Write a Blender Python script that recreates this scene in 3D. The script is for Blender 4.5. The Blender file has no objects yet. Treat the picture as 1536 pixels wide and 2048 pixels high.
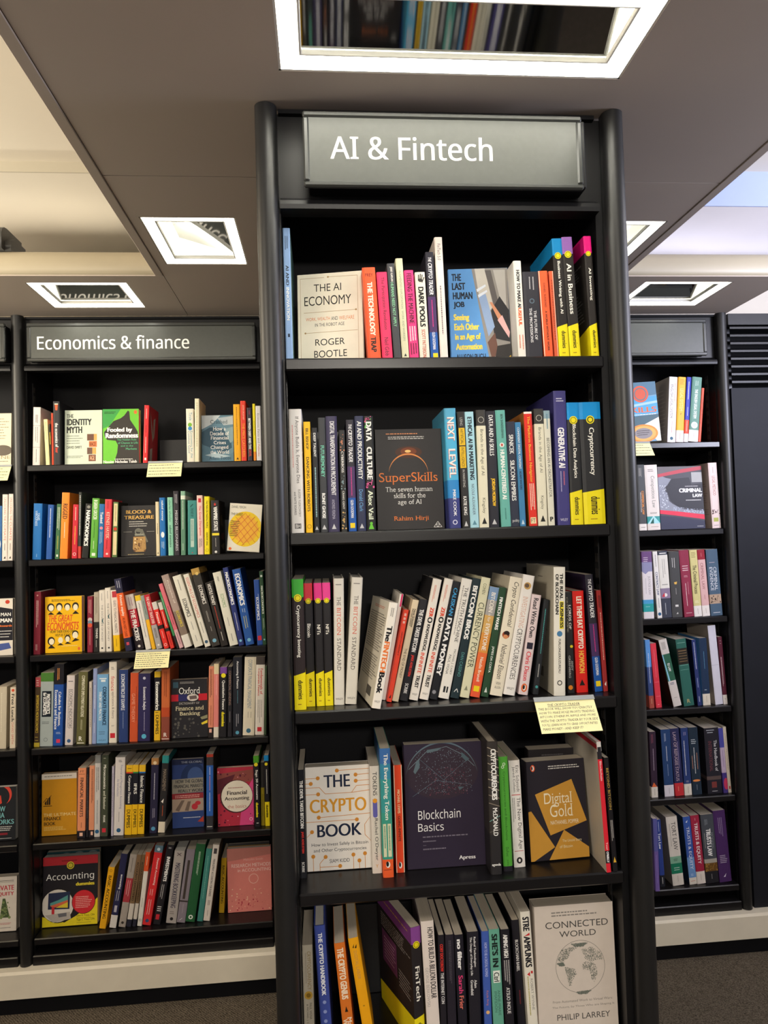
import bpy, math, random, os
from mathutils import Matrix, Vector
random.seed(7)
S = bpy.context.scene
COL = S.collection
CZ = 1.625                      # height of the lens above the carpet; heights below are written from the lens and shifted by CZ

# ------------------------------------------------------------------ camera
FPX, YAW, PITCH, ROLL = 1430.0, .08609, .0304, .03015
vF = Vector((math.sin(YAW)*math.cos(PITCH), math.cos(YAW)*math.cos(PITCH), math.sin(PITCH)))
_r = Vector((math.cos(YAW), -math.sin(YAW), 0)); _u = _r.cross(vF)
vR = _r*math.cos(ROLL) - _u*math.sin(ROLL); vU = _u*math.cos(ROLL) + _r*math.sin(ROLL)
cam = bpy.data.cameras.new('camera'); camo = bpy.data.objects.new('camera', cam); COL.objects.link(camo)
camo.matrix_world = Matrix.Translation((0, 0, CZ)) @ Matrix((vR, vU, -vF)).transposed().to_4x4()
cam.sensor_fit = 'VERTICAL'; cam.sensor_height = 36.0; cam.lens = FPX/2048*36.0
cam.clip_start = .02; cam.clip_end = 60
S.camera = camo

# ------------------------------------------------------------------ world, light, exposure
W = bpy.data.worlds.new('world'); S.world = W; W.use_nodes = True
W.node_tree.nodes['Background'].inputs[0].default_value = (1.0, .88, .78, 1)
W.node_tree.nodes['Background'].inputs[1].default_value = .30
S.view_settings.view_transform = 'Standard'; S.view_settings.look = 'None'
S.view_settings.exposure = 0.0; S.view_settings.gamma = 1.0; S.view_settings.use_curve_mapping = False
S.cycles.use_denoising = True
S.cycles.max_bounces = 8
S.cycles.sample_clamp_indirect = 4

def area(name, loc, aim, sx, sy, power, col):
    l = bpy.data.lights.new(name, 'AREA'); l.shape = 'RECTANGLE'; l.size = sx; l.size_y = sy; l.energy = power; l.color = col
    o = bpy.data.objects.new(name, l); COL.objects.link(o)
    o.location = (loc[0], loc[1], loc[2]+CZ)
    o.rotation_euler = (Vector(aim)-Vector(loc)).to_track_quat('-Z', 'Y').to_euler()
    return o
# added fill lamps, standing for the shop's unseen ceiling lights over the aisle
area('aisle_fill', (.25, -1.9, .80), (.3, 1.0, -1.2), .6, .3, 84, (1, .93, .82))
area('aisle_fill', (-1.3, .1, .80), (-1.0, 1.7, -1.6), .6, .3, 20, (1, .89, .73))
area('aisle_fill', (1.9, .1, .80), (1.6, 1.9, -1.6), .6, .3, 7, (.86, .93, 1))
# unseen lamps added to brighten the raised ceiling fields either side of the soffit
area('ceiling_fill', (-2.2, 1.4, .62), (-1.8, 1.75, 1.12), .5, .8, 60, (1, .89, .71))
area('ceiling_fill', (-1.35, 2.58, .925), (-1.35, 1.9, 1.18), 1.6, .05, 2.2, (1, .90, .73))
area('ceiling_fill', (1.75, 2.60, .918), (1.75, 1.9, 1.12), 1.4, .04, 1.3, (.86, .86, 1))
area('ceiling_fill', (2.5, 1.05, .62), (2.15, 1.45, 1.1), .5, .8, 72, (.80, .82, 1))
LAMP = 14.0                     # strength of the lamps in the ceiling recesses

# ------------------------------------------------------------------ materials
def lin(h):
    if len(h) == 3: h = ''.join(c*2 for c in h)
    v = [int(h[i:i+2], 16)/255 for i in (0, 2, 4)]
    return [c/12.92 if c <= .04045 else ((c+.055)/1.055)**2.4 for c in v]
MATS = {}
def mat(key, col, rough=.5, noise=0, scale=40, bump=0, emit=0, metal=0, spec=.5, stretch=(1, 1, 1), coat=0):
    if key in MATS: return MATS[key]
    m = bpy.data.materials.new(key); m.use_nodes = True; MATS[key] = m
    nt = m.node_tree; b = nt.nodes['Principled BSDF']
    c = lin(col) if isinstance(col, str) else list(col)
    b.inputs['Base Color'].default_value = (*c, 1); b.inputs['Roughness'].default_value = rough
    b.inputs['Metallic'].default_value = metal; b.inputs['Specular IOR Level'].default_value = spec
    b.inputs['Coat Weight'].default_value = coat
    if emit:
        b.inputs['Emission Color'].default_value = (*c, 1); b.inputs['Emission Strength'].default_value = emit
    if noise or bump:
        tc = nt.nodes.new('ShaderNodeTexCoord'); mp = nt.nodes.new('ShaderNodeMapping'); n = nt.nodes.new('ShaderNodeTexNoise')
        mp.inputs['Scale'].default_value = stretch; n.inputs['Scale'].default_value = scale; n.inputs['Detail'].default_value = 4
        nt.links.new(tc.outputs['Object'], mp.inputs[0]); nt.links.new(mp.outputs[0], n.inputs['Vector'])
        if noise:
            mx = nt.nodes.new('ShaderNodeMix'); mx.data_type = 'RGBA'
            mx.inputs[6].default_value = (*[x*(1-noise) for x in c], 1); mx.inputs[7].default_value = (*[min(1, x*(1+noise)) for x in c], 1)
            nt.links.new(n.outputs['Fac'], mx.inputs[0]); nt.links.new(mx.outputs[2], b.inputs['Base Color'])
        if bump:
            bp = nt.nodes.new('ShaderNodeBump'); bp.inputs['Strength'].default_value = bump; bp.inputs['Distance'].default_value = .002
            nt.links.new(n.outputs['Fac'], bp.inputs['Height']); nt.links.new(bp.outputs[0], b.inputs['Normal'])
    return m
def ink(h):                     # printed card or paper in one colour
    return mat('print_'+h, h, .45, noise=.05, scale=60, spec=.22)
M_BLACK = mat('black_paint', (.0052, .0052, .0062), .40, noise=.25, scale=25, bump=.04, spec=.34)
M_COL = mat('satin_black_paint', (.0085, .0085, .009), .42, noise=.2, scale=30, bump=.03, spec=.5)
M_SHELF = mat('black_ash_laminate', (.0065, .006, .007), .30, noise=.3, scale=30, bump=.04, stretch=(.15, 3, 3), spec=.36)
M_INNER = mat('black_board', (.0045, .0045, .006), .6, noise=.2, scale=20, spec=.15)
M_SIGN = mat('grey_metal_sign', (.058, .062, .056), .38, noise=.12, scale=90, bump=.02, spec=.42)
M_SIGNF = mat('grey_metal_frame', (.03, .032, .03), .32, noise=.1, scale=60, spec=.5)
M_WHITE = mat('white_lettering', 'f4f2ea', .5)
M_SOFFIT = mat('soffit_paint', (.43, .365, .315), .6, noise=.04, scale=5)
M_BAND = mat('stone_grey_band', (.40, .365, .29), .7, noise=.04, scale=5)  # ceiling step face, coloured a darker grey than the ceiling
M_BLUE = mat('pale_blue_band', (.30, .36, .56), .7, noise=.04, scale=5)  # ceiling step face, coloured bluer than the ceiling around it
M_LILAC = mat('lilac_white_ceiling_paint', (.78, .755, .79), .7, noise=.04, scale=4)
M_PANEL = mat('blue_black_panel', (.010, .011, .016), .6, noise=.2, scale=15, spec=.2)
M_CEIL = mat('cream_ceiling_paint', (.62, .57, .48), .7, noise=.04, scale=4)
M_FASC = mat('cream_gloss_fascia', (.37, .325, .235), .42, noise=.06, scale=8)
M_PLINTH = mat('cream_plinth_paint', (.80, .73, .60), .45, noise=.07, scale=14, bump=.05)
M_GAP = mat('dark_joint', (.02, .015, .012), .9)
M_RECESS = mat('white_recess_enamel', (.80, .79, .74), .35, noise=.02, scale=20)
M_LAMP = mat('lamp_diffuser_glow', (1, .98, .88), .5, emit=LAMP)
M_MIRROR = mat('dark_mirror_glass', (.30, .30, .30), .04, metal=1.0)
M_CARDP = mat('yellow_card', 'f3ecb4', .6, noise=.04, scale=50)
M_ACRYL = mat('clear_acrylic_lip', (.35, .37, .38), .15, spec=.6)
M_METAL = mat('slotted_steel_rail', (.035, .035, .037), .35, noise=.2, scale=50, metal=.5)
M_PAPER = mat('page_edges', (.52, .45, .36), .75, noise=.22, scale=900, stretch=(1, .01, .01))
M_PAPERW = mat('white_page_edges', (.66, .63, .58), .75, noise=.14, scale=900, stretch=(1, .01, .01))

# ------------------------------------------------------------------ helpers
def ray(x, y): return vR*((x-768)/FPX) - vU*((y-1024)/FPX) + vF
def atY(x, y, Y):
    d = ray(x, y); return d*(Y/d.y)
def atZ(x, y, z):
    d = ray(x, y); return d*(z/d.z)

class MB:
    def __init__(s): s.v = []; s.f = []; s.m = []; s.mats = []; s.sm = []
    def mi(s, m):
        if m not in s.mats: s.mats.append(m)
        return s.mats.index(m)
    def add(s, vs, fs, m, smooth=False):
        o = len(s.v); i = s.mi(m); s.v += [tuple(p) for p in vs]
        for f in fs: s.f.append(tuple(o+k for k in f)); s.m.append(i); s.sm.append(smooth)
    def box(s, x0, x1, y0, y1, z0, z1, m, bev=0.0):
        b = min(bev, (x1-x0)*.45, (y1-y0)*.45, (z1-z0)*.45)
        if b <= 0:
            s.add([(x, y, z) for z in (z0, z1) for y in (y0, y1) for x in (x0, x1)],
                  [(0, 2, 3, 1), (4, 5, 7, 6), (0, 1, 5, 4), (2, 6, 7, 3), (0, 4, 6, 2), (1, 3, 7, 5)], m); return
        vs = []; ix = {}
        X, Y, Z = (x0, x1), (y0, y1), (z0, z1)
        for i in (0, 1):
            for j in (0, 1):
                for k in (0, 1):
                    sx, sy, sz = b*(1-2*i), b*(1-2*j), b*(1-2*k)
                    for a, p in enumerate(((X[i], Y[j]+sy, Z[k]+sz), (X[i]+sx, Y[j], Z[k]+sz), (X[i]+sx, Y[j]+sy, Z[k]))):
                        ix[i, j, k, a] = len(vs); vs.append(p)
        g = lambda *t: ix[t]
        fs = []
        for i in (0, 1):
            fs.append(tuple(g(i, *q, 0) for q in ((0, 0), (1, 0), (1, 1), (0, 1))))
            fs.append(tuple(g(q[0], i, q[1], 1) for q in ((0, 0), (1, 0), (1, 1), (0, 1))))
            fs.append(tuple(g(q[0], q[1], i, 2) for q in ((0, 0), (1, 0), (1, 1), (0, 1))))
            for j in (0, 1):
                fs.append((g(i, j, 0, 0), g(i, j, 0, 1), g(i, j, 1, 1), g(i, j, 1, 0)))
                fs.append((g(i, 0, j, 0), g(i, 0, j, 2), g(i, 1, j, 2), g(i, 1, j, 0)))
                fs.append((g(0, i, j, 1), g(0, i, j, 2), g(1, i, j, 2), g(1, i, j, 1)))
                for k in (0, 1): fs.append((g(i, j, k, 0), g(i, j, k, 1), g(i, j, k, 2)))
        s.add(vs, fs, m)
    def prism(s, prof, a0, a1, m, axis='x', smooth=False, cap=True):
        n = len(prof)
        P = {'x': lambda t, p: (t, p[0], p[1]), 'z': lambda t, p: (p[0], p[1], t), 'y': lambda t, p: (p[0], t, p[1])}[axis]
        vs = [P(a0, p) for p in prof] + [P(a1, p) for p in prof]
        s.add(vs, [(i, (i+1) % n, n+(i+1) % n, n+i) for i in range(n)], m, smooth)
        if cap: s.add(vs, [tuple(range(n)), tuple(range(2*n-1, n-1, -1))], m)
    def build(s, name, parent=None, loc=None):
        me = bpy.data.meshes.new(name); me.from_pydata(s.v, [], s.f)
        for m in s.mats: me.materials.append(m)
        me.polygons.foreach_set('material_index', s.m); me.polygons.foreach_set('use_smooth', s.sm); me.update()
        o = bpy.data.objects.new(name, me); COL.objects.link(o)
        if parent: o.parent = parent
        elif loc is None: o.location = (0, 0, CZ)
        if loc is not None: o.location = loc
        return o

def empty(name, loc, label, cat, group=None):
    o = bpy.data.objects.new(name, None); o.empty_display_size = .05; COL.objects.link(o)
    o.location = (loc[0], loc[1], loc[2]+CZ); o['label'] = label; o['category'] = cat
    if group: o['group'] = group
    return o
def tag(o, label, cat, group=None):
    o['label'] = label; o['category'] = cat
    if group: o['group'] = group
    return o
def struct(o, kind='structure'): o['kind'] = kind; return o

# ------------------------------------------------------------------ lettering: outlines of every string used, made once
TEXTS = {}
def _font(st):
    if 'n' in st:
        try: return bpy.data.fonts.load(os.path.join(bpy.utils.system_resource('DATAFILES', path='fonts'), 'NotoSansHebrew-Regular.woff2'), check_existing=True)
        except Exception: pass
    return None
def want(t, st, res=3):
    k = (t, ''.join(sorted(c for c in st if c in 'bBsinm'))); TEXTS[k] = max(res, TEXTS.get(k, 0))
def make_texts():
    tmp = []
    for (t, st), res in TEXTS.items():
        c = bpy.data.curves.new('lettering', 'FONT'); c.body = t; c.resolution_u = res
        f = _font(st)
        if f: c.font = f
        if 's' in st: c.offset = -.004
        o = bpy.data.objects.new('lettering', c); COL.objects.link(o); tmp.append(((t, st), o))
    dg = bpy.context.evaluated_depsgraph_get(); dg.update()
    for key, o in tmp:
        t, st = key
        e = o.evaluated_get(dg); me = e.to_mesh()
        vs = [(v.co.x, v.co.y) for v in me.vertices]; fs = [tuple(p.vertices) for p in me.polygons]
        e.to_mesh_clear()
        if 's' in st and vs:       # slab serifs on the stem ends
            cnt = {}
            for f in fs:
                for i in range(len(f)):
                    k = tuple(sorted((f[i], f[(i+1) % len(f)]))); cnt[k] = cnt.get(k, 0)+1
            ys = sorted({round(v[1], 2) for v in vs}); ex = []
            top = max(v[1] for v in vs)
            for (a, b), n in cnt.items():
                if n > 1 or abs(vs[a][1]-vs[b][1]) > .006: continue
                x0, x1 = sorted((vs[a][0], vs[b][0])); y = vs[a][1]
                if not .035 < x1-x0 < .2: continue
                if abs(y) < .02: ex.append((x0-.065, x1+.065, y, y+.035))
                elif y > .42: ex.append((x0-.065, x1+.05, y-.035, y))
            lay = [0.0]*len(vs)
            for i, (x0, x1, y0, y1) in enumerate(ex):
                k = len(vs); vs += [(x0, y0), (x1, y0), (x1, y1), (x0, y1)]; fs.append((k, k+1, k+2, k+3)); lay += [.4+.1*(i % 4)]*4
        else: lay = [0.0]*len(vs)
        if 'i' in st: vs = [(x+.22*y, y) for x, y in vs]
        if 'b' in st or 'B' in st or 'm' in st:
            w = .05 if 'B' in st else .026 if 'b' in st else .008
            sh = [(-w, 0), (0, 0), (w, 0)] if 'B' not in st else [(-w, -.02), (-w, .02), (0, 0), (w, -.02), (w, .02)]
            n = len(vs); bv, bf, bl = vs, fs, lay; vs = []; fs = []; lay = []
            for k, (dx, dy) in enumerate(sh):
                vs += [(x+dx, y+dy) for x, y in bv]; lay += [q*.2+k*.18 for q in bl]; fs += [tuple(i+k*n for i in f) for f in bf]
        if vs:
            x0, x1 = min(v[0] for v in vs), max(v[0] for v in vs); y0, y1 = min(v[1] for v in vs), max(v[1] for v in vs)
        else: x0 = y0 = 0; x1 = y1 = 1
        TEXTS[key] = (vs, fs, x0, x1, y0, y1, lay)
        c = o.data; bpy.data.objects.remove(o); bpy.data.curves.remove(c)
def glyphs(t, st): return TEXTS[(t, ''.join(sorted(c for c in st if c in 'bBsinm')))]

class Art:
    """Flat print on one face of a cover, sign or card: u to the right, v up, in metres; layers lie a hair apart."""
    def __init__(s, mb, w, h, place): s.mb = mb; s.w = w; s.h = h; s.place = place; s.seen = []
    def put(s, pts, fs, col, lay=None):
        pts = [(min(max(u, .0002), s.w-.0002), min(max(v, .0002), s.h-.0002)) for u, v in pts]
        us, vs = [p[0] for p in pts], [p[1] for p in pts]; bb = (min(us), max(us), min(vs), max(vs))
        n = 1+max([k for q, k in s.seen if q[0] < bb[1] and q[1] > bb[0] and q[2] < bb[3] and q[3] > bb[2]], default=0)
        s.seen.append((bb, n))
        s.mb.add([s.place(u, v, n+(lay[i] if lay else 0)) for i, (u, v) in enumerate(pts)], fs, col if not isinstance(col, str) else ink(col))
    def text(s, t, col, x0, x1, y0, y1, st=''):          # box in metres
        vs, fs, a, b, c, d, lay = glyphs(t, st); kx, ky = (x1-x0)/max(b-a, 1e-6), (y1-y0)/max(d-c, 1e-6)
        s.put([(x0+(x-a)*kx, y0+(y-c)*ky) for x, y in vs], fs, col, lay)
    def vtext(s, t, col, f0, f1, size=.5, c=.5, st=''):   # reads down the spine
        f0, f1, size, c = float(f0), float(f1), float(size), float(c)
        if 'h' in st:
            s.text(t, col, s.w*(c-size/2), s.w*(c+size/2), s.h*(1-f1), s.h*(1-f0), st); return
        vs, fs, a, b, lo, hi, lay = glyphs(t, st)
        kx, ky = (f1-f0)*s.h/max(b-a, 1e-6), size*s.w/max(hi-lo, 1e-6)
        s.put([(s.w*(c-size/2)+(y-lo)*ky, s.h*(1-f0)-(x-a)*kx) for x, y in vs], fs, col, lay)
    def shape(s, a):
        k, col, q = a[0], a[1], a[2:]; w, h = s.w, s.h
        F = lambda i: float(q[i])
        pts = lambda t: [(float(p.split(',')[0])*w, h*(1-float(p.split(',')[1]))) for p in t.split()]
        if k == '#r':
            x0, x1, y0, y1 = F(0)*w, F(1)*w, h*(1-F(3)), h*(1-F(2)); s.put([(x0, y0), (x1, y0), (x1, y1), (x0, y1)], [(0, 1, 2, 3)], col)
        elif k in ('#c', '#e'):
            rx = F(2)*w; ry = rx if k == '#c' else F(3)*h; N = 28
            s.put([(F(0)*w+rx*math.cos(i*6.2832/N), h*(1-F(1))+ry*math.sin(i*6.2832/N)) for i in range(N)], [tuple(range(N))], col)
        elif k == '#o':                                   # ring, optional arc a0..a1 in degrees
            r, t = F(2)*w, F(3)*w; a0, a1 = (math.radians(F(4)), math.radians(F(5))) if len(q) > 4 else (0, 6.2832); N = 40
            P = []
            for i in range(N+1):
                g = a0+(a1-a0)*i/N; e = t*(math.sin(math.pi*i/N) if len(q) > 4 else 1)
                P += [(F(0)*w+(r-e)*math.cos(g), h*(1-F(1))+(r-e)*math.sin(g)), (F(0)*w+r*math.cos(g), h*(1-F(1))+r*math.sin(g))]
            s.put(P, [(2*i, 2*i+1, 2*i+3, 2*i+2) for i in range(N)], col)
        elif k == '#p':
            P = pts(q[0]); s.put(P, [tuple(range(len(P)))], col)
        elif k == '#l':
            t = F(0)*w/2; P = pts(q[1]); vs = []; fs = []
            for (ax, ay), (bx, by) in zip(P, P[1:]):
                L = math.hypot(bx-ax, by-ay) or 1; nx, ny = -(by-ay)/L*t, (bx-ax)/L*t; o = len(vs)
                vs += [(ax+nx, ay+ny), (ax-nx, ay-ny), (bx-nx, by-ny), (bx+nx, by+ny)]; fs.append((o, o+1, o+2, o+3))
            s.put(vs, fs, col)
        elif k == '#g':                                   # small print too fine to read: broken hairlines
            x0, x1, y0, y1, n = F(0)*w, F(1)*w, h*(1-F(2)), h*(1-F(3)), int(q[4]); R = random.Random(len(s.mb.v)); vs = []; fs = []
            vert = len(q) > 5
            for i in range(n):
                c = (i+.5)/n; p = 0; end = R.uniform(.75, 1)
                while p < end:
                    e = min(end, p+(R.uniform(.012, .036) if vert else R.uniform(.03, .1))); o = len(vs)
                    if vert:
                        u = x0+(x1-x0)*c; t = min(abs(x1-x0)/n*.26, .0011); vs += [(u-t, y0+(y1-y0)*p), (u+t, y0+(y1-y0)*p), (u+t, y0+(y1-y0)*e), (u-t, y0+(y1-y0)*e)]
                    else:
                        u = y0+(y1-y0)*c; t = min(abs(y1-y0)/n*.22, .0012); vs += [(x0+(x1-x0)*p, u-t), (x0+(x1-x0)*e, u-t), (x0+(x1-x0)*e, u+t), (x0+(x1-x0)*p, u+t)]
                    fs.append((o, o+1, o+2, o+3)); p = e+(.009 if vert else .016)
            s.put(vs, fs, col)
        elif k == '#f':                                   # a patch filled with small leaf strokes
            P = pts(q[0]); R = random.Random(3); n = int(q[1]); L = w*float(q[2]); vs = []; fs = []
            bx = [p_[0] for p_ in P]; by = [p_[1] for p_ in P]
            for _ in range(n):
                x, y = R.uniform(min(bx), max(bx)), R.uniform(min(by), max(by)); ins = False
                for (ax, ay), (cx_, cy_) in zip(P, P[1:]+P[:1]):
                    if (ay > y) != (cy_ > y) and x < (cx_-ax)*(y-ay)/(cy_-ay)+ax: ins = not ins
                if not ins: continue
                g = R.uniform(0, 3.14); c_, s_ = math.cos(g)*L, math.sin(g)*L; o = len(vs)
                vs += [(x-c_, y-s_), (x+s_*.22, y-c_*.22), (x+c_, y+s_), (x-s_*.22, y+c_*.22)]; fs.append((o, o+1, o+2, o+3))
            if vs: s.put(vs, fs, col, [.02*(i//4 % 20) for i in range(len(vs))])
        elif k == '#d':                                   # scatter of dots
            R = random.Random(11); n = int(q[4]); r = F(5)*w; vs = []; fs = []
            for i in range(n):
                x, y = R.uniform(F(0), F(1))*w, h*(1-R.uniform(F(2), F(3))); e = r*R.uniform(.4, 1.3); o = len(vs)
                vs += [(x+e*math.cos(g*1.0472), y+e*math.sin(g*1.0472)) for g in range(6)]; fs.append(tuple(range(o, o+6)))
            s.put(vs, fs, col)
    def items(s, its, spine):
        for a in its:
            if a[0][0] == '#': s.shape(a)
            elif spine: s.vtext(a[0], a[1], a[2], a[3], *(a[4:6] or ()), st=a[6] if len(a) > 6 else '') if len(a) > 5 else s.vtext(a[0], a[1], a[2], a[3], *(a[4:5]))
            else: s.text(a[0], a[1], float(a[2])*s.w, float(a[3])*s.w, s.h*(1-float(a[5])), s.h*(1-float(a[4])), a[6] if len(a) > 6 else '')

# ------------------------------------------------------------------ books
def parse_items(t, res=3):
    out = []
    for p in t.split(';'):
        p = p.strip()
        if not p: continue
        a = [x.strip() if i else x for i, x in enumerate(p.split('~'))]
        out.append(a)
        if a[0][0] != '#': want(a[0], a[6] if len(a) > 6 else '', res)
    return out
def dummy(top, title, size='.34', f0='.2', f1='.7', r='.33'):   # the black, yellow-footed guide books
    b = f'0~.14~{top};.74~1~f2e01c~.025'
    t = f'#c~f2e01c~.5~.145~{r};#o~2a2a20~.5~.145~{float(r)*.75}~.04;{title}~f4f0e6~{f0}~{f1}~{size}~.5~b;dummies~1c1a10~.775~.92~.42~.56~b;#g~a07020~.3~.7~.95~.965~1'
    return b, t
def build_book(o, t, H, d, col, bands, spine, front, back, hc, fc, bc, paper, flat=False):
    mb = MB(); hx, c = t/2, (.0024 if hc else .0007)
    rb = (min(.0045, t*.16) if hc else min(.0012, t*.12))
    def bul(u):
        q = min(u, t-u)/t
        return -rb*(math.sqrt(max(0, 1-(1-min(1, q/.2))**2)) if hc else min(1, 6*q))
    us = [t*q for q in ((0, .01, .035, .08, .13, .2, .8, .87, .92, .965, .99, 1) if hc else (0, 1/6, 5/6, 1))]
    outer = [(-hx, d)] + [(-hx+u, bul(u)+rb) for u in us] + [(hx, d)]
    inner = [(-hx+c, d)] + [(-hx+min(max(u, c), t-c), max(bul(u)+rb, 0)+c) for u in us] + [(hx-c, d)]
    n = len(outer)
    cuts = [(0, 0, col)]
    bs = sorted(((float(b[0]), float(b[1]), b[2], float(b[3]) if len(b) > 3 else 0) for b in bands))
    lv = [0.0]; cc = []; sl = [0.0]; f = 0
    for a, b, k, dz in bs:
        if a > f+1e-4: cc.append(col); lv.append(a); sl.append(dz)
        elif a > 0: sl[-1] = dz
        cc.append(k); lv.append(b); sl.append(0); f = b
    if f < 1-1e-4: cc.append(col); lv.append(1.0); sl.append(0)
    def zz(i, p): return H*(1-lv[i]) + sl[i]*H*(-3.5 if p is outer[0] else 4.5 if p is outer[-1] else min(1, max(0, (p[0]+hx)/t)))
    for i in range(len(cc)):
        vs = [(p[0], p[1], zz(i, p)) for p in outer] + [(p[0], p[1], zz(i+1, p)) for p in outer]
        m = ink(cc[i])
        mb.add(vs, [(k, k+1, n+k+1, n+k) for k in range(1, n-2)], m, hc)
        mb.add(vs, [(0, 1, n+1, n)], ink(bc) if bc else m); mb.add(vs, [(n-2, n-1, 2*n-1, 2*n-2)], ink(fc) if fc else m)
    m = ink(col)
    vs = [(p[0], p[1], z) for z in (0, H) for p in outer] + [(p[0], p[1], z) for z in (0, H) for p in inner]
    for z in (0, 1):
        mb.add(vs, [(z*n+k, z*n+k+1, 2*n+z*n+k+1, 2*n+z*n+k) for k in range(n-1)], m)
    mb.add(vs, [(2*n+k, 2*n+k+1, 3*n+k+1, 3*n+k) for k in range(n-1)], m)
    E = .00009
    if spine: Art(mb, t, H, lambda u, v, l: (-hx+u, -E*l-.00005, v)).items(spine, True)
    if front: Art(mb, d, H, lambda u, v, l: (hx+E*l, u, v)).items(front, False)
    if back: Art(mb, d, H, lambda u, v, l: (-hx-E*l, d-u, v)).items(back, False)
    mb.build('cover', o, (0, 0, 0))
    pb = MB(); g = .003 if hc else .0004; e = c+.0002
    pb.box(-hx+e, hx-e, rb+c+.0002, d-(g if hc else .0012), g, H-g, M_PAPERW if paper == 'w' else M_PAPER)
    pb.build('page_block', o, (0, 0, 0))

QUEUE = []
def rowdef(text, Y, z, line, place, group):
    """One shelf of books. Line: where the photo shows the feet of the row; each book's numbers give its sides and top."""
    (xa, ya), (xb, yb) = line
    for ln in text.strip().split('\n'):
        ln = ln.strip()
        if not ln or ln[0] == '!': continue
        P = [p.strip() for p in ln.split('||')]
        head = P[0].split(); face = head[0] == 'F'
        if face: head = head[1:]
        nums = head[:4]; col = head[4]; kv = dict(h.split('=') for h in head[5:])
        if 'D' in kv:
            q = P[2].split('~'); b, t = dummy(kv['D'], *q); P[1], P[2] = b, t
        bands = [x.strip().split('~') for x in P[1].split(';') if x.strip()]
        sp = parse_items(P[2]) if not face else []
        fr = parse_items(P[2], 6) if face else parse_items(P[4]) if len(P) > 4 else []
        bk = parse_items(P[5]) if len(P) > 5 else []
        QUEUE.append((face, nums, col, kv, bands, sp, fr, bk, P[3]+', '+place, group, Y, z, lambda x: ya+(yb-ya)*(x-xa)/(xb-xa)))
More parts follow.
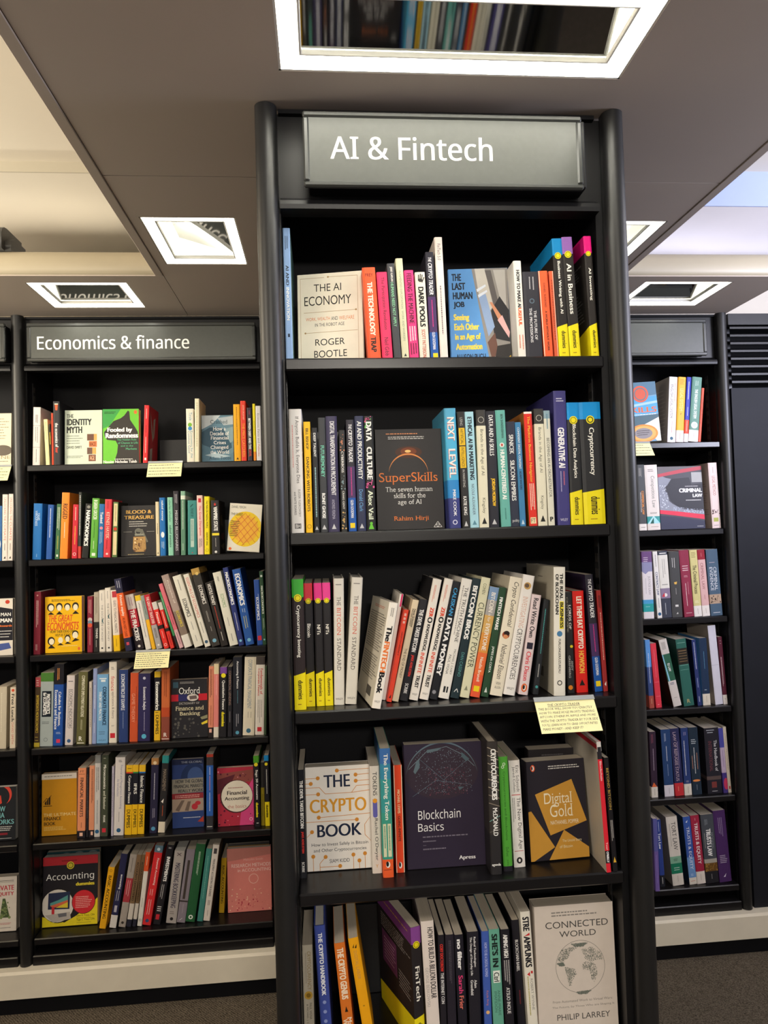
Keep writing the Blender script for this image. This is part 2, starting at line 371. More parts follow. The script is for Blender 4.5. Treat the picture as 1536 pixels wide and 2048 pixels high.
def make_books():
    """Turn the measured numbers into books, let neighbours that would cut into each other give way by a hair, then build them."""
    B = []
    for face, nums, col, kv, bands, sp, fr, bk, label, group, Y, z, line in QUEUE:
        g = lambda k, dflt=0.0: float(kv.get(k, dflt))
        x0, x1, yt = float(nums[0]), float(nums[1]), float(nums[3])
        y = g('y', line(x0))
        Ys = Y + g('dy')
        if 'y' in kv: Ys = atZ(x0, y, z).y
        P, Q = atY(x0, y, Ys), atY(x1, g('y2', line(x1) if 'y' not in kv else y-(x1-x0)*.05), Ys)
        b = dict(face=face, col=col, kv=kv, bands=bands, sp=sp, fr=fr, bk=bk, label=label, group=group, z=z, Y=Ys, hc=kv.get('k') == 'h', yaw=math.radians(g('yaw')))
        if not face:
            T = atY(float(nums[2]) if nums[2] != '-' else x0, yt, Ys)
            a = 0 if nums[2] == '-' else math.atan2(T.x-P.x, T.z-P.z)
            if abs(a) < .012: a = 0
            b['a'] = a; b['t'] = max(.004, (Q.x-P.x)*math.cos(a)*.985)
            zc = z + max(0, b['t']*math.sin(a)); b['x'] = P.x + (zc-P.z)*math.tan(a); b['H'] = (T.z-zc)/math.cos(a)
            b['d'] = g('d', min(.17, max(.11, b['H']*.64)))
        else:
            yaw, ln, rl = b['yaw'], math.radians(g('lean', 4)), math.radians(g('roll'))
            b['ln'], b['rl'] = ln, rl; b['t'] = g('t', .02); b['d'] = (Q.x-P.x)/math.cos(yaw)
            b['zc'] = z + b['t']*math.sin(ln) + .0004 + (b['d']*math.sin(rl) if rl > 0 else 0)
            Yt = Ys
            for _ in range(3):
                T = atY((x0+x1)/2, yt, Yt); b['H'] = (T.z-b['zc'])/math.cos(ln); Yt = Ys + b['H']*math.sin(ln) + math.sin(yaw)*b['d']/2
            b['x'] = P.x + g('sx')
        B.append(b)
    def rect(b):
        if b['face']:
            return [(b['x'], b['z']), (b['x']+b['d']*math.cos(b['yaw']), b['z']), (b['x']+b['d']*math.cos(b['yaw']), b['z']+b['H']), (b['x'], b['z']+b['H'])]
        a, t, H = b['a'], b['t'], b['H']; zc = b['z']+max(0, t*math.sin(a)); c, s_ = math.cos(a), math.sin(a)
        return [(b['x'], zc), (b['x']+t*c, zc-t*s_), (b['x']+t*c+H*s_, zc-t*s_+H*c), (b['x']+H*s_, zc+H*c)]
    def depth(b):
        if not b['face']: return b['Y']-.004, b['Y']+b['d']
        e = b['d']*math.sin(b['yaw']); return b['Y']+min(0, e)-.001, b['Y']+max(0, e)+b['t']+b['H']*math.sin(b['ln'])+.002
    def cut(p, q):
        A, C = rect(p), rect(q); best = 1
        if min(r[0] for r in C) > max(r[0] for r in A) or max(r[0] for r in C) < min(r[0] for r in A): return 0
        for R in (A, C):
            for i in (0, 1):
                nx, nz = R[i+1][0]-R[i][0], R[i+1][1]-R[i][1]; L = math.hypot(nx, nz); nx /= L; nz /= L
                u = [x*nx+z*nz for x, z in A]; v = [x*nx+z*nz for x, z in C]
                best = min(best, min(max(u), max(v))-max(min(u), min(v)))
        return best
    rows = {}
    for b in B: rows.setdefault((b['z'], b['group']), []).append(b)
    for R in rows.values():
        lo, hi = next((l, h) for k, l, h in BOUNDS if k in R[0]['group'])
        for it in range(200):
            moved = False
            for b in R:
                xs = [r[0] for r in rect(b)]; k = 'd' if b['face'] else 't'
                if min(xs) < lo and 'beyond' not in b['group']: e = lo-min(xs); b['x'] += e; b[k] -= e*.6; moved = True
                if max(xs) > hi: e = max(xs)-hi; b['x'] -= e*.5; b[k] -= e*.5; moved = True
            for i, p in enumerate(R):
                for q in R[i+1:]:
                    if p['face'] and q['face']: continue
                    (a0, a1), (c0, c1) = depth(p), depth(q)
                    if a0 > c1 or c0 > a1: continue
                    e = cut(p, q)
                    if e <= 0: continue
                    moved = True; e += .0005
                    mid = lambda b: sum(r[0] for r in rect(b))
                    l, r = (p, q) if mid(p) < mid(q) else (q, p)
                    if not l['face'] and not r['face']:
                        da = r['a']-l['a']
                        if abs(da) > .004:
                            for b, k in ((l, .12), (r, -.12)):
                                b['x'] -= (math.sin(b['a']+da*k)-math.sin(b['a']))*b['H']*.5; b['a'] += da*k
                        if l['t'] > .006: l['t'] -= e*.25
                        l['x'] -= e*.12; r['x'] += e*.25
                        if r['t'] > .006: r['t'] -= e*.2
                    else:
                        if l['face']: l['d'] -= e*.5
                        else: l['t'] -= min(e*.12, l['t']*.01)
                        if r['face']: r['x'] += e*.5; r['d'] -= e*.5
                        else: k = min(e*.12, r['t']*.01); r['x'] += k; r['t'] -= k
            if not moved: break
    for b in B:
        o = bpy.data.objects.new('hardback_book' if b['hc'] else 'paperback_book', None); o.empty_display_size = .03; COL.objects.link(o)
        o['label'] = b['label']; o['category'] = 'book'; o['group'] = b['group']
        T, Rz = Matrix.Translation, lambda v: Matrix.Rotation(v, 4, 'Z')
        if not b['face']:
            zc = b['z'] + max(0, b['t']*math.sin(b['a'])) + .0004
            M = T((b['x'], b['Y'], zc+CZ)) @ Rz(b['yaw']) @ Matrix.Rotation(b['a'], 4, 'Y') @ T((b['t']/2, 0, 0))
        else:
            M = T((b['x'], b['Y'], b['zc']+CZ)) @ Rz(b['yaw']) @ Matrix.Rotation(-b['ln'], 4, 'X') @ Matrix.Rotation(b['rl'], 4, 'Y') @ T((0, b['t']/2, 0)) @ Rz(-math.pi/2)
        o.matrix_world = M
        build_book(o, b['t'], b['H'], b['d'], b['col'], b['bands'], b['sp'], b['fr'], b['bk'], b['hc'], b['kv'].get('fc'), b['kv'].get('bc'), b['kv'].get('p'))
# ------------------------------------------------------------------ the room
def carpet():
    m = bpy.data.materials.new('brown_carpet'); m.use_nodes = True; nt = m.node_tree; b = nt.nodes['Principled BSDF']
    b.inputs['Roughness'].default_value = .95; b.inputs['Specular IOR Level'].default_value = .1
    tc = nt.nodes.new('ShaderNodeTexCoord'); n = nt.nodes.new('ShaderNodeTexNoise'); n.inputs['Scale'].default_value = 260; n.inputs['Detail'].default_value = 3
    w = nt.nodes.new('ShaderNodeTexWave'); w.inputs['Scale'].default_value = 60; w.inputs['Distortion'].default_value = 4; w.inputs['Detail'].default_value = 2; w.bands_direction = 'DIAGONAL'
    mx = nt.nodes.new('ShaderNodeMath'); mx.operation = 'MULTIPLY_ADD'; mx.inputs[1].default_value = .22
    r = nt.nodes.new('ShaderNodeValToRGB'); r.color_ramp.elements[0].position = .35; r.color_ramp.elements[1].position = .8
    r.color_ramp.elements[0].color = (.03, .024, .018, 1); r.color_ramp.elements[1].color = (.20, .165, .125, 1)
    for t in (n, w): nt.links.new(tc.outputs['Object'], t.inputs['Vector'])
    nt.links.new(w.outputs['Fac'], mx.inputs[0]); nt.links.new(n.outputs['Fac'], mx.inputs[2]); nt.links.new(mx.outputs[0], r.inputs[0]); nt.links.new(r.outputs[0], b.inputs['Base Color'])
    bp = nt.nodes.new('ShaderNodeBump'); bp.inputs['Strength'].default_value = .8; bp.inputs['Distance'].default_value = .004
    nt.links.new(mx.outputs[0], bp.inputs['Height']); nt.links.new(bp.outputs[0], b.inputs['Normal'])
    return m
ZF, ZC, ZU = -1.625, .824, 1.15          # carpet, soffit, raised ceiling
XL, XR, YN, YB = -3.4, 3.4, -2.6, 2.95
mb = MB(); mb.box(XL, XR, YN, YB, ZF-.02, ZF, carpet()); struct(mb.build('floor'))
mb = MB(); mb.box(XL, XR, YB, YB+.05, ZF, ZU+.2, M_CEIL); struct(mb.build('wall_back'))
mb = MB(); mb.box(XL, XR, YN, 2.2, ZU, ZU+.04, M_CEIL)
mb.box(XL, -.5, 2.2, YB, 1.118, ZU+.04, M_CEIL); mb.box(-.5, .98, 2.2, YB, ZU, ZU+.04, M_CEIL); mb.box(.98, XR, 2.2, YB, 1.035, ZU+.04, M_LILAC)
struct(mb.build('ceiling'))
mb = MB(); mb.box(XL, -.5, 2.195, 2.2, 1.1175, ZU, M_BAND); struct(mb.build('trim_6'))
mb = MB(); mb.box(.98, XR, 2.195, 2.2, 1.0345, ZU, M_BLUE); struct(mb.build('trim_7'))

def panel(mb, x0, x1, y0, y1, z, holes, m, th=.012):
    xs = sorted({x0, x1, *[v for h in holes for v in h[:2]]}); ys = sorted({y0, y1, *[v for h in holes for v in h[2:]]})
    for a, b in zip(xs, xs[1:]):
        for c, d in zip(ys, ys[1:]):
            if any(h[0] <= (a+b)/2 <= h[1] and h[2] <= (c+d)/2 <= h[3] for h in holes): continue
            mb.box(a, b, c, d, z, z+th, m)
XS0, XS1 = -.498, 1.008
H1, H2, H4 = (-.055, .567, 1.03, 1.25), (-.445, -.203, 1.84, 2.16), (.713, .955, 1.84, 2.16)
H3, H5, H6 = (-.914, -.60, 2.315, 2.565), (1.108, 1.422, 2.305, 2.56), (-1.80, -1.486, 2.315, 2.565)
mb = MB()
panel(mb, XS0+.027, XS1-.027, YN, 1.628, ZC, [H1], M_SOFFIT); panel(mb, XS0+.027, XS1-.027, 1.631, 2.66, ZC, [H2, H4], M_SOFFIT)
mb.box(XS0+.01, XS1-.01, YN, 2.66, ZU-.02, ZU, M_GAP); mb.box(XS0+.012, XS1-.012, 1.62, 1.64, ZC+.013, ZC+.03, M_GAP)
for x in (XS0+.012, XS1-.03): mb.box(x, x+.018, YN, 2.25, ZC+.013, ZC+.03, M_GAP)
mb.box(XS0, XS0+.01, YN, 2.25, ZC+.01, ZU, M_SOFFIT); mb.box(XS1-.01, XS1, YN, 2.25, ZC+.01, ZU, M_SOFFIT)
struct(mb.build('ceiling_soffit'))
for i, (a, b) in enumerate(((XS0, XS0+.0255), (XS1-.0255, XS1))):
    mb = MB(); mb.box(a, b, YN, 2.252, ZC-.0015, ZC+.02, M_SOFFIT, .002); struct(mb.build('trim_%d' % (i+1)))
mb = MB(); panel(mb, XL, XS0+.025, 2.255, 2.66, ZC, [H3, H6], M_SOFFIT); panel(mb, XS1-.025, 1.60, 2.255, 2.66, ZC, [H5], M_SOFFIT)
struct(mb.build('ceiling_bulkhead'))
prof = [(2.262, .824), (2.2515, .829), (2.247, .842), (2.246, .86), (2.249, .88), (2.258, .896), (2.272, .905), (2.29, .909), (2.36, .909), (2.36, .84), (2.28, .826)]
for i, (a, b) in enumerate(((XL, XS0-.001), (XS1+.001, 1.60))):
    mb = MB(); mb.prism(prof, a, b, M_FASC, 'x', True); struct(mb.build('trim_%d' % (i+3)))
mb = MB(); mb.prism([(2.622, -1.475), (2.615, -1.483), (2.615, -1.565), (2.66, -1.565), (2.94, -1.565), (2.94, -1.472), (2.66, -1.472)], XL, XR, M_PLINTH, 'x'); struct(mb.build('baseboard_back'))
mb = MB(); mb.box(XL, XR, 2.632, 2.94, ZF, -1.565, M_INNER); struct(mb.build('trim_5'))
mb = MB(); mb.box(1.605, 2.4, 2.652, 2.94, -1.472, .528, M_PANEL); mb.box(1.605, 2.4, 2.652, 2.94, .778, .822, M_BLACK); mb.box(2.2, 2.4, 2.652, 2.94, .528, .778, M_BLACK); mb.box(1.605, 2.2, 2.80, 2.94, .528, .778, M_INNER)
struct(mb.build('wall_panel'))
mb = MB(); mb.box(-.06, .57, 1.66, 2.25, ZF, ZC-.002, M_BLACK); struct(mb.build('pillar'))

g = empty('vent_grille', (1.9, 2.652, .53), 'black slatted ventilation grille in the dark wall panel beyond the law bookcase', 'vent')
for i in range(8):
    z = .018+i*.0305; mb = MB(); mb.prism([(.0, z), (.0, z+.008), (.05, z+.026), (.05, z+.018)], -.29, .29, M_BLACK, 'x'); mb.build('slat', g, (0, 0, 0))
for x in (-.272, .1):
    mb = MB(); mb.box(x, x+.012, .052, .062, .0, .245, M_METAL); mb.build('upright_bar', g, (0, 0, 0))
mb = MB(); mb.prism([(2.25, .909), (2.25, .955), (2.258, .972), (2.272, .982), (2.29, .985), (2.40, .985), (2.40, .909)], -1.30, -.955, mat('dark_grey_plastic', (.05, .05, .05), .4, noise=.1), 'x', True)
mb.prism([(2.27, .909), (2.27, .94), (2.30, .955), (2.38, .955), (2.38, .909)], -.957, -.935, mat('dark_grey_plastic', (.05, .05, .05), .4), 'x', True)
tag(mb.build('uplight'), 'dark grey rounded light fitting on top of the cream fascia', 'light fitting')

# ------------------------------------------------------------------ recessed ceiling lights
def ceiling_light(hole, rot, a0, a1, label, rim=.03, strength=1.0, near=None):
    x0, x1, y0, y1 = hole; cx, cy = (x0+x1)/2, (y0+y1)/2
    w, d = (x1-x0, y1-y0) if rot in (0, 180) else (y1-y0, x1-x0)
    o = empty('ceiling_light', (cx, cy, ZC), label, 'ceiling light', 'recessed ceiling lights'); o.rotation_euler.z = math.radians(rot)
    hw, hd, t, e = w/2, d/2, .004, rim; en = near or rim
    n = 30; y, z = hd-e-.004, .016; step = (2*hd-e-en-.02)/n; P = [(y, z)]
    for i in range(n):
        a = math.radians(a0+(a1-a0)*i/(n-1)); y -= step; z += step*math.tan(-a); P.append((y, z))
    hh = z+.012
    mb = MB()
    for bx in ((-hw, -hw+t, -hd, hd, .0005, hh), (hw-t, hw, -hd, hd, .0005, hh), (-hw, hw, -hd, -hd+t, .0005, hh), (-hw, hw, hd-t, hd, .0005, hh), (-hw, hw, -hd, hd, hh, hh+t)): mb.box(*bx, M_RECESS)
    mb.build('housing', o, (0, 0, 0))
    mb = MB(); hx = hw-e-.002
    mb.add([(s*hx, y, z) for y, z in P for s in (-1, 1)], [(2*i, 2*i+1, 2*i+3, 2*i+2) for i in range(n)], M_MIRROR, True)
    mb.build('reflector', o, (0, 0, 0))
    lm = mat('lamp_glow_%d' % round(strength*100), (1, .97, .85), .5, emit=LAMP*strength)
    ln = mat('lamp_glow_%d' % round(strength*40), (1, .97, .85), .5, emit=LAMP*strength*.4)
    for j, q in enumerate(((-hw+t, hw-t, hd-e, hd-t), (-hw+t, hw-t, -hd+t, -hd+en), (-hw+t, -hw+e, -hd+en, hd-e), (hw-e, hw-t, -hd+en, hd-e))):
        mb = MB(); mb.box(*q, .008, .016, lm if j == 0 else ln, .002); mb.build('lamp_diffuser', o, (0, 0, 0))
    mb = MB(); f = .005
    for q in ((-hx, hx, hd-e-f, hd-e-.001), (-hx, hx, -hd+en+.001, -hd+en+f), (-hx, -hx+f, -hd+en+f, hd-e-f), (hx-f, hx, -hd+en+f, hd-e-f)): mb.box(*q, .004, .014, M_RECESS, .001)
    mb.build('trim_frame', o, (0, 0, 0))
    return o
ceiling_light(H1, 0, -21.05, -14, 'large recessed ceiling light with dark mirror above the middle bookcase sign', .034, 2.8, .045)
ceiling_light(H2, -90, -20, -16, 'glaring recessed ceiling light in the soffit, economics side of the middle bookcase', .03, 1.5)
ceiling_light(H3, 0, -18.5, -13.5, 'recessed ceiling light reflecting white lettering over the economics bookcase', .03, 2.2)
ceiling_light(H4, 90, -20, -16, 'recessed ceiling light partly hidden by the middle bookcase, law side')
ceiling_light(H5, 0, -19, -13, 'recessed ceiling light reflecting books over the law bookcase', .03, 1.05)

# ------------------------------------------------------------------ bookcases
def half_column(cx, cy, r, z0, z1):
    mb = MB(); N = 20
    mb.prism([(cx+r*math.cos(math.pi+math.pi*i/N), cy+r*math.sin(math.pi+math.pi*i/N)) for i in range(N+1)]+[(cx+r, cy+.012), (cx-r, cy+.012)], z0, z1, M_COL, 'z', False)
    for i, k in enumerate(mb.sm): mb.sm[i] = len(mb.f[i]) == 4
    return mb
def rail(mb, x0, x1, y, z0, z1):
    mb.box(x0, x1, y, y+.022, z0, z1, M_METAL); z = z0+.02
    s = -1 if x0 < .2 else 1
    while z < z1-.03:
        for b in (.004, .013):
            xx = (x1-.0002, x1+.0006) if s < 0 else (x0-.0006, x0+.0002)
            mb.box(xx[0], xx[1], y+b, y+b+.005, z, z+.018, M_GAP)
        z += .032
def bookcase(label, x0, x1, yf, yb, cols, r, tops, zb, ztop, base=None, stops=(), hdr=(.624, .822), name='bookcase'):
    o = empty(name, ((x0+x1)/2, yf, zb), label, 'bookcase'); ox, oy, oz = (x0+x1)/2, yf, zb
    def put(mb, n, par=None): mb.v = [(x-ox, y-oy, z-oz) for x, y, z in mb.v]; return mb.build(n, par or o, (0, 0, 0))
    for c in cols: put(half_column(c, yf+.02, r, zb, ztop), 'column')
    for a, b, c, d in ((x0-.02, x0, x0, x0+.0012), (x1, x1+.02, x1-.0012, x1)):
        mb = MB(); mb.box(a, b, yf+.034, yb, zb, ztop-.004, M_BLACK); sp = put(mb, 'side_panel')
        mb = MB(); rail(mb, c, d, yf+.085, zb+.03, hdr[0]-.03); put(mb, 'shelf_rail', sp)
    mb = MB(); mb.box(x0, x1, yb-.012, yb, zb+.02, ztop-.003, M_INNER); put(mb, 'back_panel')
    for z in tops:
        mb = MB(); mb.box(x0+.001, x1-.001, yf+.0165, yb-.013, z-.0235, z, M_SHELF, .003); put(mb, 'shelf')
    if base is not None:
        mb = MB(); mb.box(x0, x1, yf+.006, yb-.013, base-.035, base, M_SHELF, .003); put(mb, 'base_shelf')
    mb = MB(); mb.box(x0, x1, yf+.034, yf+.05, hdr[0]+.01, hdr[1]-.002, M_BLACK)
    mb.prism([(yf+.012, hdr[0]), (yf+.010, hdr[0]+.008), (yf+.012, hdr[0]+.016), (yf+.034, hdr[0]+.03), (yf+.05, hdr[0]+.03), (yf+.05, hdr[0])], x0, x1, M_BLACK, 'x')
    mb.box(x0, x1, yf+.022, yf+.05, hdr[1]-.008, hdr[1], M_INNER); put(mb, 'header_board')
    for a, b, z, h, y in stops:
        mb = MB(); mb.box(a, b, y, y+.008, z+.0005, z+h, M_BLACK, .001); put(mb, 'backstop')
    return o
C_T = [.338, .006, -.328, -.664, -1.0]; L_T = [.284, -.056, -.396, -.725, -1.058, -1.387]; R_T = [.321, -.018, -.358, -.703, -1.043, -1.382]
bookcase('tall black middle bookcase with rounded columns under the big sign', -.064, .562, 1.339, 1.62, (-.0875, .5965), .021, C_T, ZF, ZC-.001, -1.5,
         [(-.045, .4, .006, .225, 1.59), (.02, .4, -1.0, .19, 1.59)])
BOUNDS = [('middle', -.0618, .5598), ('beyond', -9, -1.104), ('economics', -1.0506, -.2184), ('law', .7194, 1.5506)]
cx = [-1.962, -1.077, -.192, .693, 1.577]
bookcase('black bookcase cut by the frame, past the economics bookcase', cx[0]+.024, cx[1]-.024, 2.64, 2.94, (cx[0],), .0215, L_T, -1.472, ZC-.001, -1.44)
bookcase('black wall bookcase under the economics sign', cx[1]+.024, cx[2]-.024, 2.64, 2.94, (cx[1], cx[2]), .0215, L_T, -1.472, ZC-.001, -1.44,
         [(-.62, -.47, .284, .105, 2.82), (-.42, -.25, -.056, .13, 2.84)])
bookcase('black wall bookcase hidden behind the middle bookcase', cx[2]+.024, cx[3]-.024, 2.64, 2.94, (), .0215, L_T, -1.472, ZC-.001, -1.44)
bookcase('black wall bookcase of law books beside the slatted vent', cx[3]+.024, cx[4]-.024, 2.64, 2.94, (cx[3], cx[4]), .0215, R_T, -1.472, ZC-.001, -1.44)

# ------------------------------------------------------------------ shelf signs and cards
SIGNS = []
def sign(label, x0, x1, z0, z1, yf, depth, rim, texts, shift=.006):
    for t in texts: want(t[0], t[5], 4)
    SIGNS.append((label, x0, x1, z0, z1, yf, depth, rim, texts, shift))
def make_signs():
    for label, x0, x1, z0, z1, yf, depth, rim, texts, shift in SIGNS:
        o = empty('shelf_sign', ((x0+x1)/2, yf, z0), label, 'sign'); ox, oz = (x0+x1)/2, z0
        w, h = x1-x0, z1-z0
        def put(mb, n): return mb.build(n, o, (0, 0, 0))
        mb = MB(); mb.box(-w/2+shift, w/2+shift, .008, depth, .006, h-.006, M_BLACK, .002); put(mb, 'backing_box')
        mb = MB(); b = .004
        for q in ((-w/2, w/2, 0, .012, 0, rim*.9), (-w/2, w/2, 0, .012, h-rim, h), (-w/2, -w/2+rim, 0, .012, rim*.9, h-rim), (w/2-rim, w/2, 0, .012, rim*.9, h-rim)): mb.box(*q, M_SIGNF, .003)
        put(mb, 'frame')
        mb = MB(); mb.box(-w/2+rim-.001, w/2-rim+.001, .0035, .009, rim*.9-.001, h-rim+.001, M_SIGN); pn = put(mb, 'panel')
        if texts:
            mb = MB()
            for t, a, c, e, f, st in texts:
                Art(mb, w, h, lambda u, v, l: (u-w/2, .0032-.0002*l, v)).text(t, M_WHITE, a-x0, c-x0, e-z0, f-z0, st)
            mb.build('lettering', pn, (0, 0, 0))
YS = 1.318
p = lambda x, y, Y=YS: atY(x, y, Y)
a, b = p(604, 219.5), p(1169, 374)
def tx(t, x0, y0, x1, y1, Y, st): return (t, p(x0, y0, Y).x, p(x1, y1, Y).x, p(x0, y1, Y).z, p(x0, y0, Y).z, st)
sign('large grey AI & fintech sign on the middle bookcase header', a.x, b.x, b.z-.004, a.z, YS, .052, .0115, [
    tx('AI & Fintech', 659.5, 270, 985.5, 317.8, YS+.003, 'nm')], .008)
YE = 2.612
a, b = p(52, 645.5, YE), p(52, 723, YE)
sign('dark economics & finance sign on the wall bookcase header', a.x, -.225, b.z, a.z, YE, .05, .014, [tx('Economics & finance', 73.8, 671.5, 378.7, 699.3, YE+.003, 'nm')], 0)
sign('dark sign with its lettering hidden, above the law bookcase', .74, p(1414, 675, YE).x, p(1414, 710.5, YE).z, p(1414, 638, YE).z, YE, .05, .014, [], 0)
sign('end of a dark sign cut by the frame beyond the economics bookcase', -1.90, p(9, 690, YE).x, b.z, a.z, YE, .05, .014, [], 0)

CARDS = []
def card(label, tl, tr, bl, Yt, Yb, lines, head=None):
    for t in ([head] if head else [])+lines:
        if t: want(t, 'i', 1)
    CARDS.append((label, tl, tr, bl, Yt, Yb, lines, head))
def make_cards():
    for label, tl, tr, bl, Yt, Yb, lines, head in CARDS:
        A, B, Cc = atY(*tl, Yt), atY(*tr, Yt), atY(*bl, Yb)
        w = B.x-A.x; dz, dy = A.z-Cc.z, Yt-Yb; h = math.hypot(dz, dy)
        mb = MB(); mb.box(0, w, 0, .0006, -h, 0, M_CARDP)
        art = Art(mb, w, h, lambda u, v, l: (u, -.00012*l, v-h)); R = random.Random(5)
        n = len(lines)+(1 if head else 0); y = .14
        pen = ink('2a2a34')
        for i, t in enumerate(([head] if head else [])+lines):
            x0, x1 = (.2, .74) if (head and i == 0) else (.035, R.uniform(.86, .985))
            if i == n-1 and head: x1 = .7
            if t: art.text(t, pen, x0*w, x1*w, h*(1-y-.8/n*.62), h*(1-y), 'i')
            else: art.shape(['#g', '3a3a40', x0, x1, y, y+.86/n*.6, 1])
            if head and i == 0: art.shape(['#l', '2a2a34', .006, '%.3f,%.3f %.3f,%.3f' % (x0, y+.86/n*.72, x1, y+.86/n*.72)])
            y += .82/n
        o = mb.build('shelf_card', None, (A.x, Yt, A.z+CZ)); o.rotation_euler.x = -math.atan2(dy, dz)
        tag(o, label, 'card', 'handwritten shelf cards')
        mb = MB(); mb.box(-.001, w+.001, -.0022, -.0012, -.005, .003, M_ACRYL); mb.box(-.001, w+.001, -.0022, .002, .003, .004, M_ACRYL); mb.build('card_holder', o, (0, 0, 0))
card("yellow handwritten card hanging below the middle bookcase's third shelf", (1068, 1400), (1186.5, 1397), (1081.7, 1468), 1.349, 1.306,
     ['THIS BOOK WILL SHOW YOU EXACTLY', 'HOW TO MAKE HUGE PROFITS TRADING', 'BITCOIN, ETHEREUM, RIPPLE AND MORE', 'WITH THE CRYPTO TRADER BY YOUR SIDE', "YOU'LL LEARN HOW TO GRAB OPPORTUNITIES", 'MAKE MONEY - AND KEEP IT!'], 'THE CRYPTO TRADER')
card("yellow handwritten card hanging from the economics bookcase's top shelf", (297, 925), (365, 922.5), (292.5, 954), 2.65, 2.615, ['', '', '', ''])
card("yellow handwritten card hanging from the economics bookcase's third shelf", (272.5, 1303), (340.5, 1299), (269, 1338), 2.65, 2.61, ['']*7)
card("yellow handwritten card hanging in the bookcase beyond the economics one", (-40, 933), (23, 932), (-46, 962), 2.65, 2.615, ['']*4)
card("yellow handwritten card hanging from the law bookcase's top shelf", (1240, 886), (1299, 884), (1246, 912), 2.65, 2.61, ['']*4)
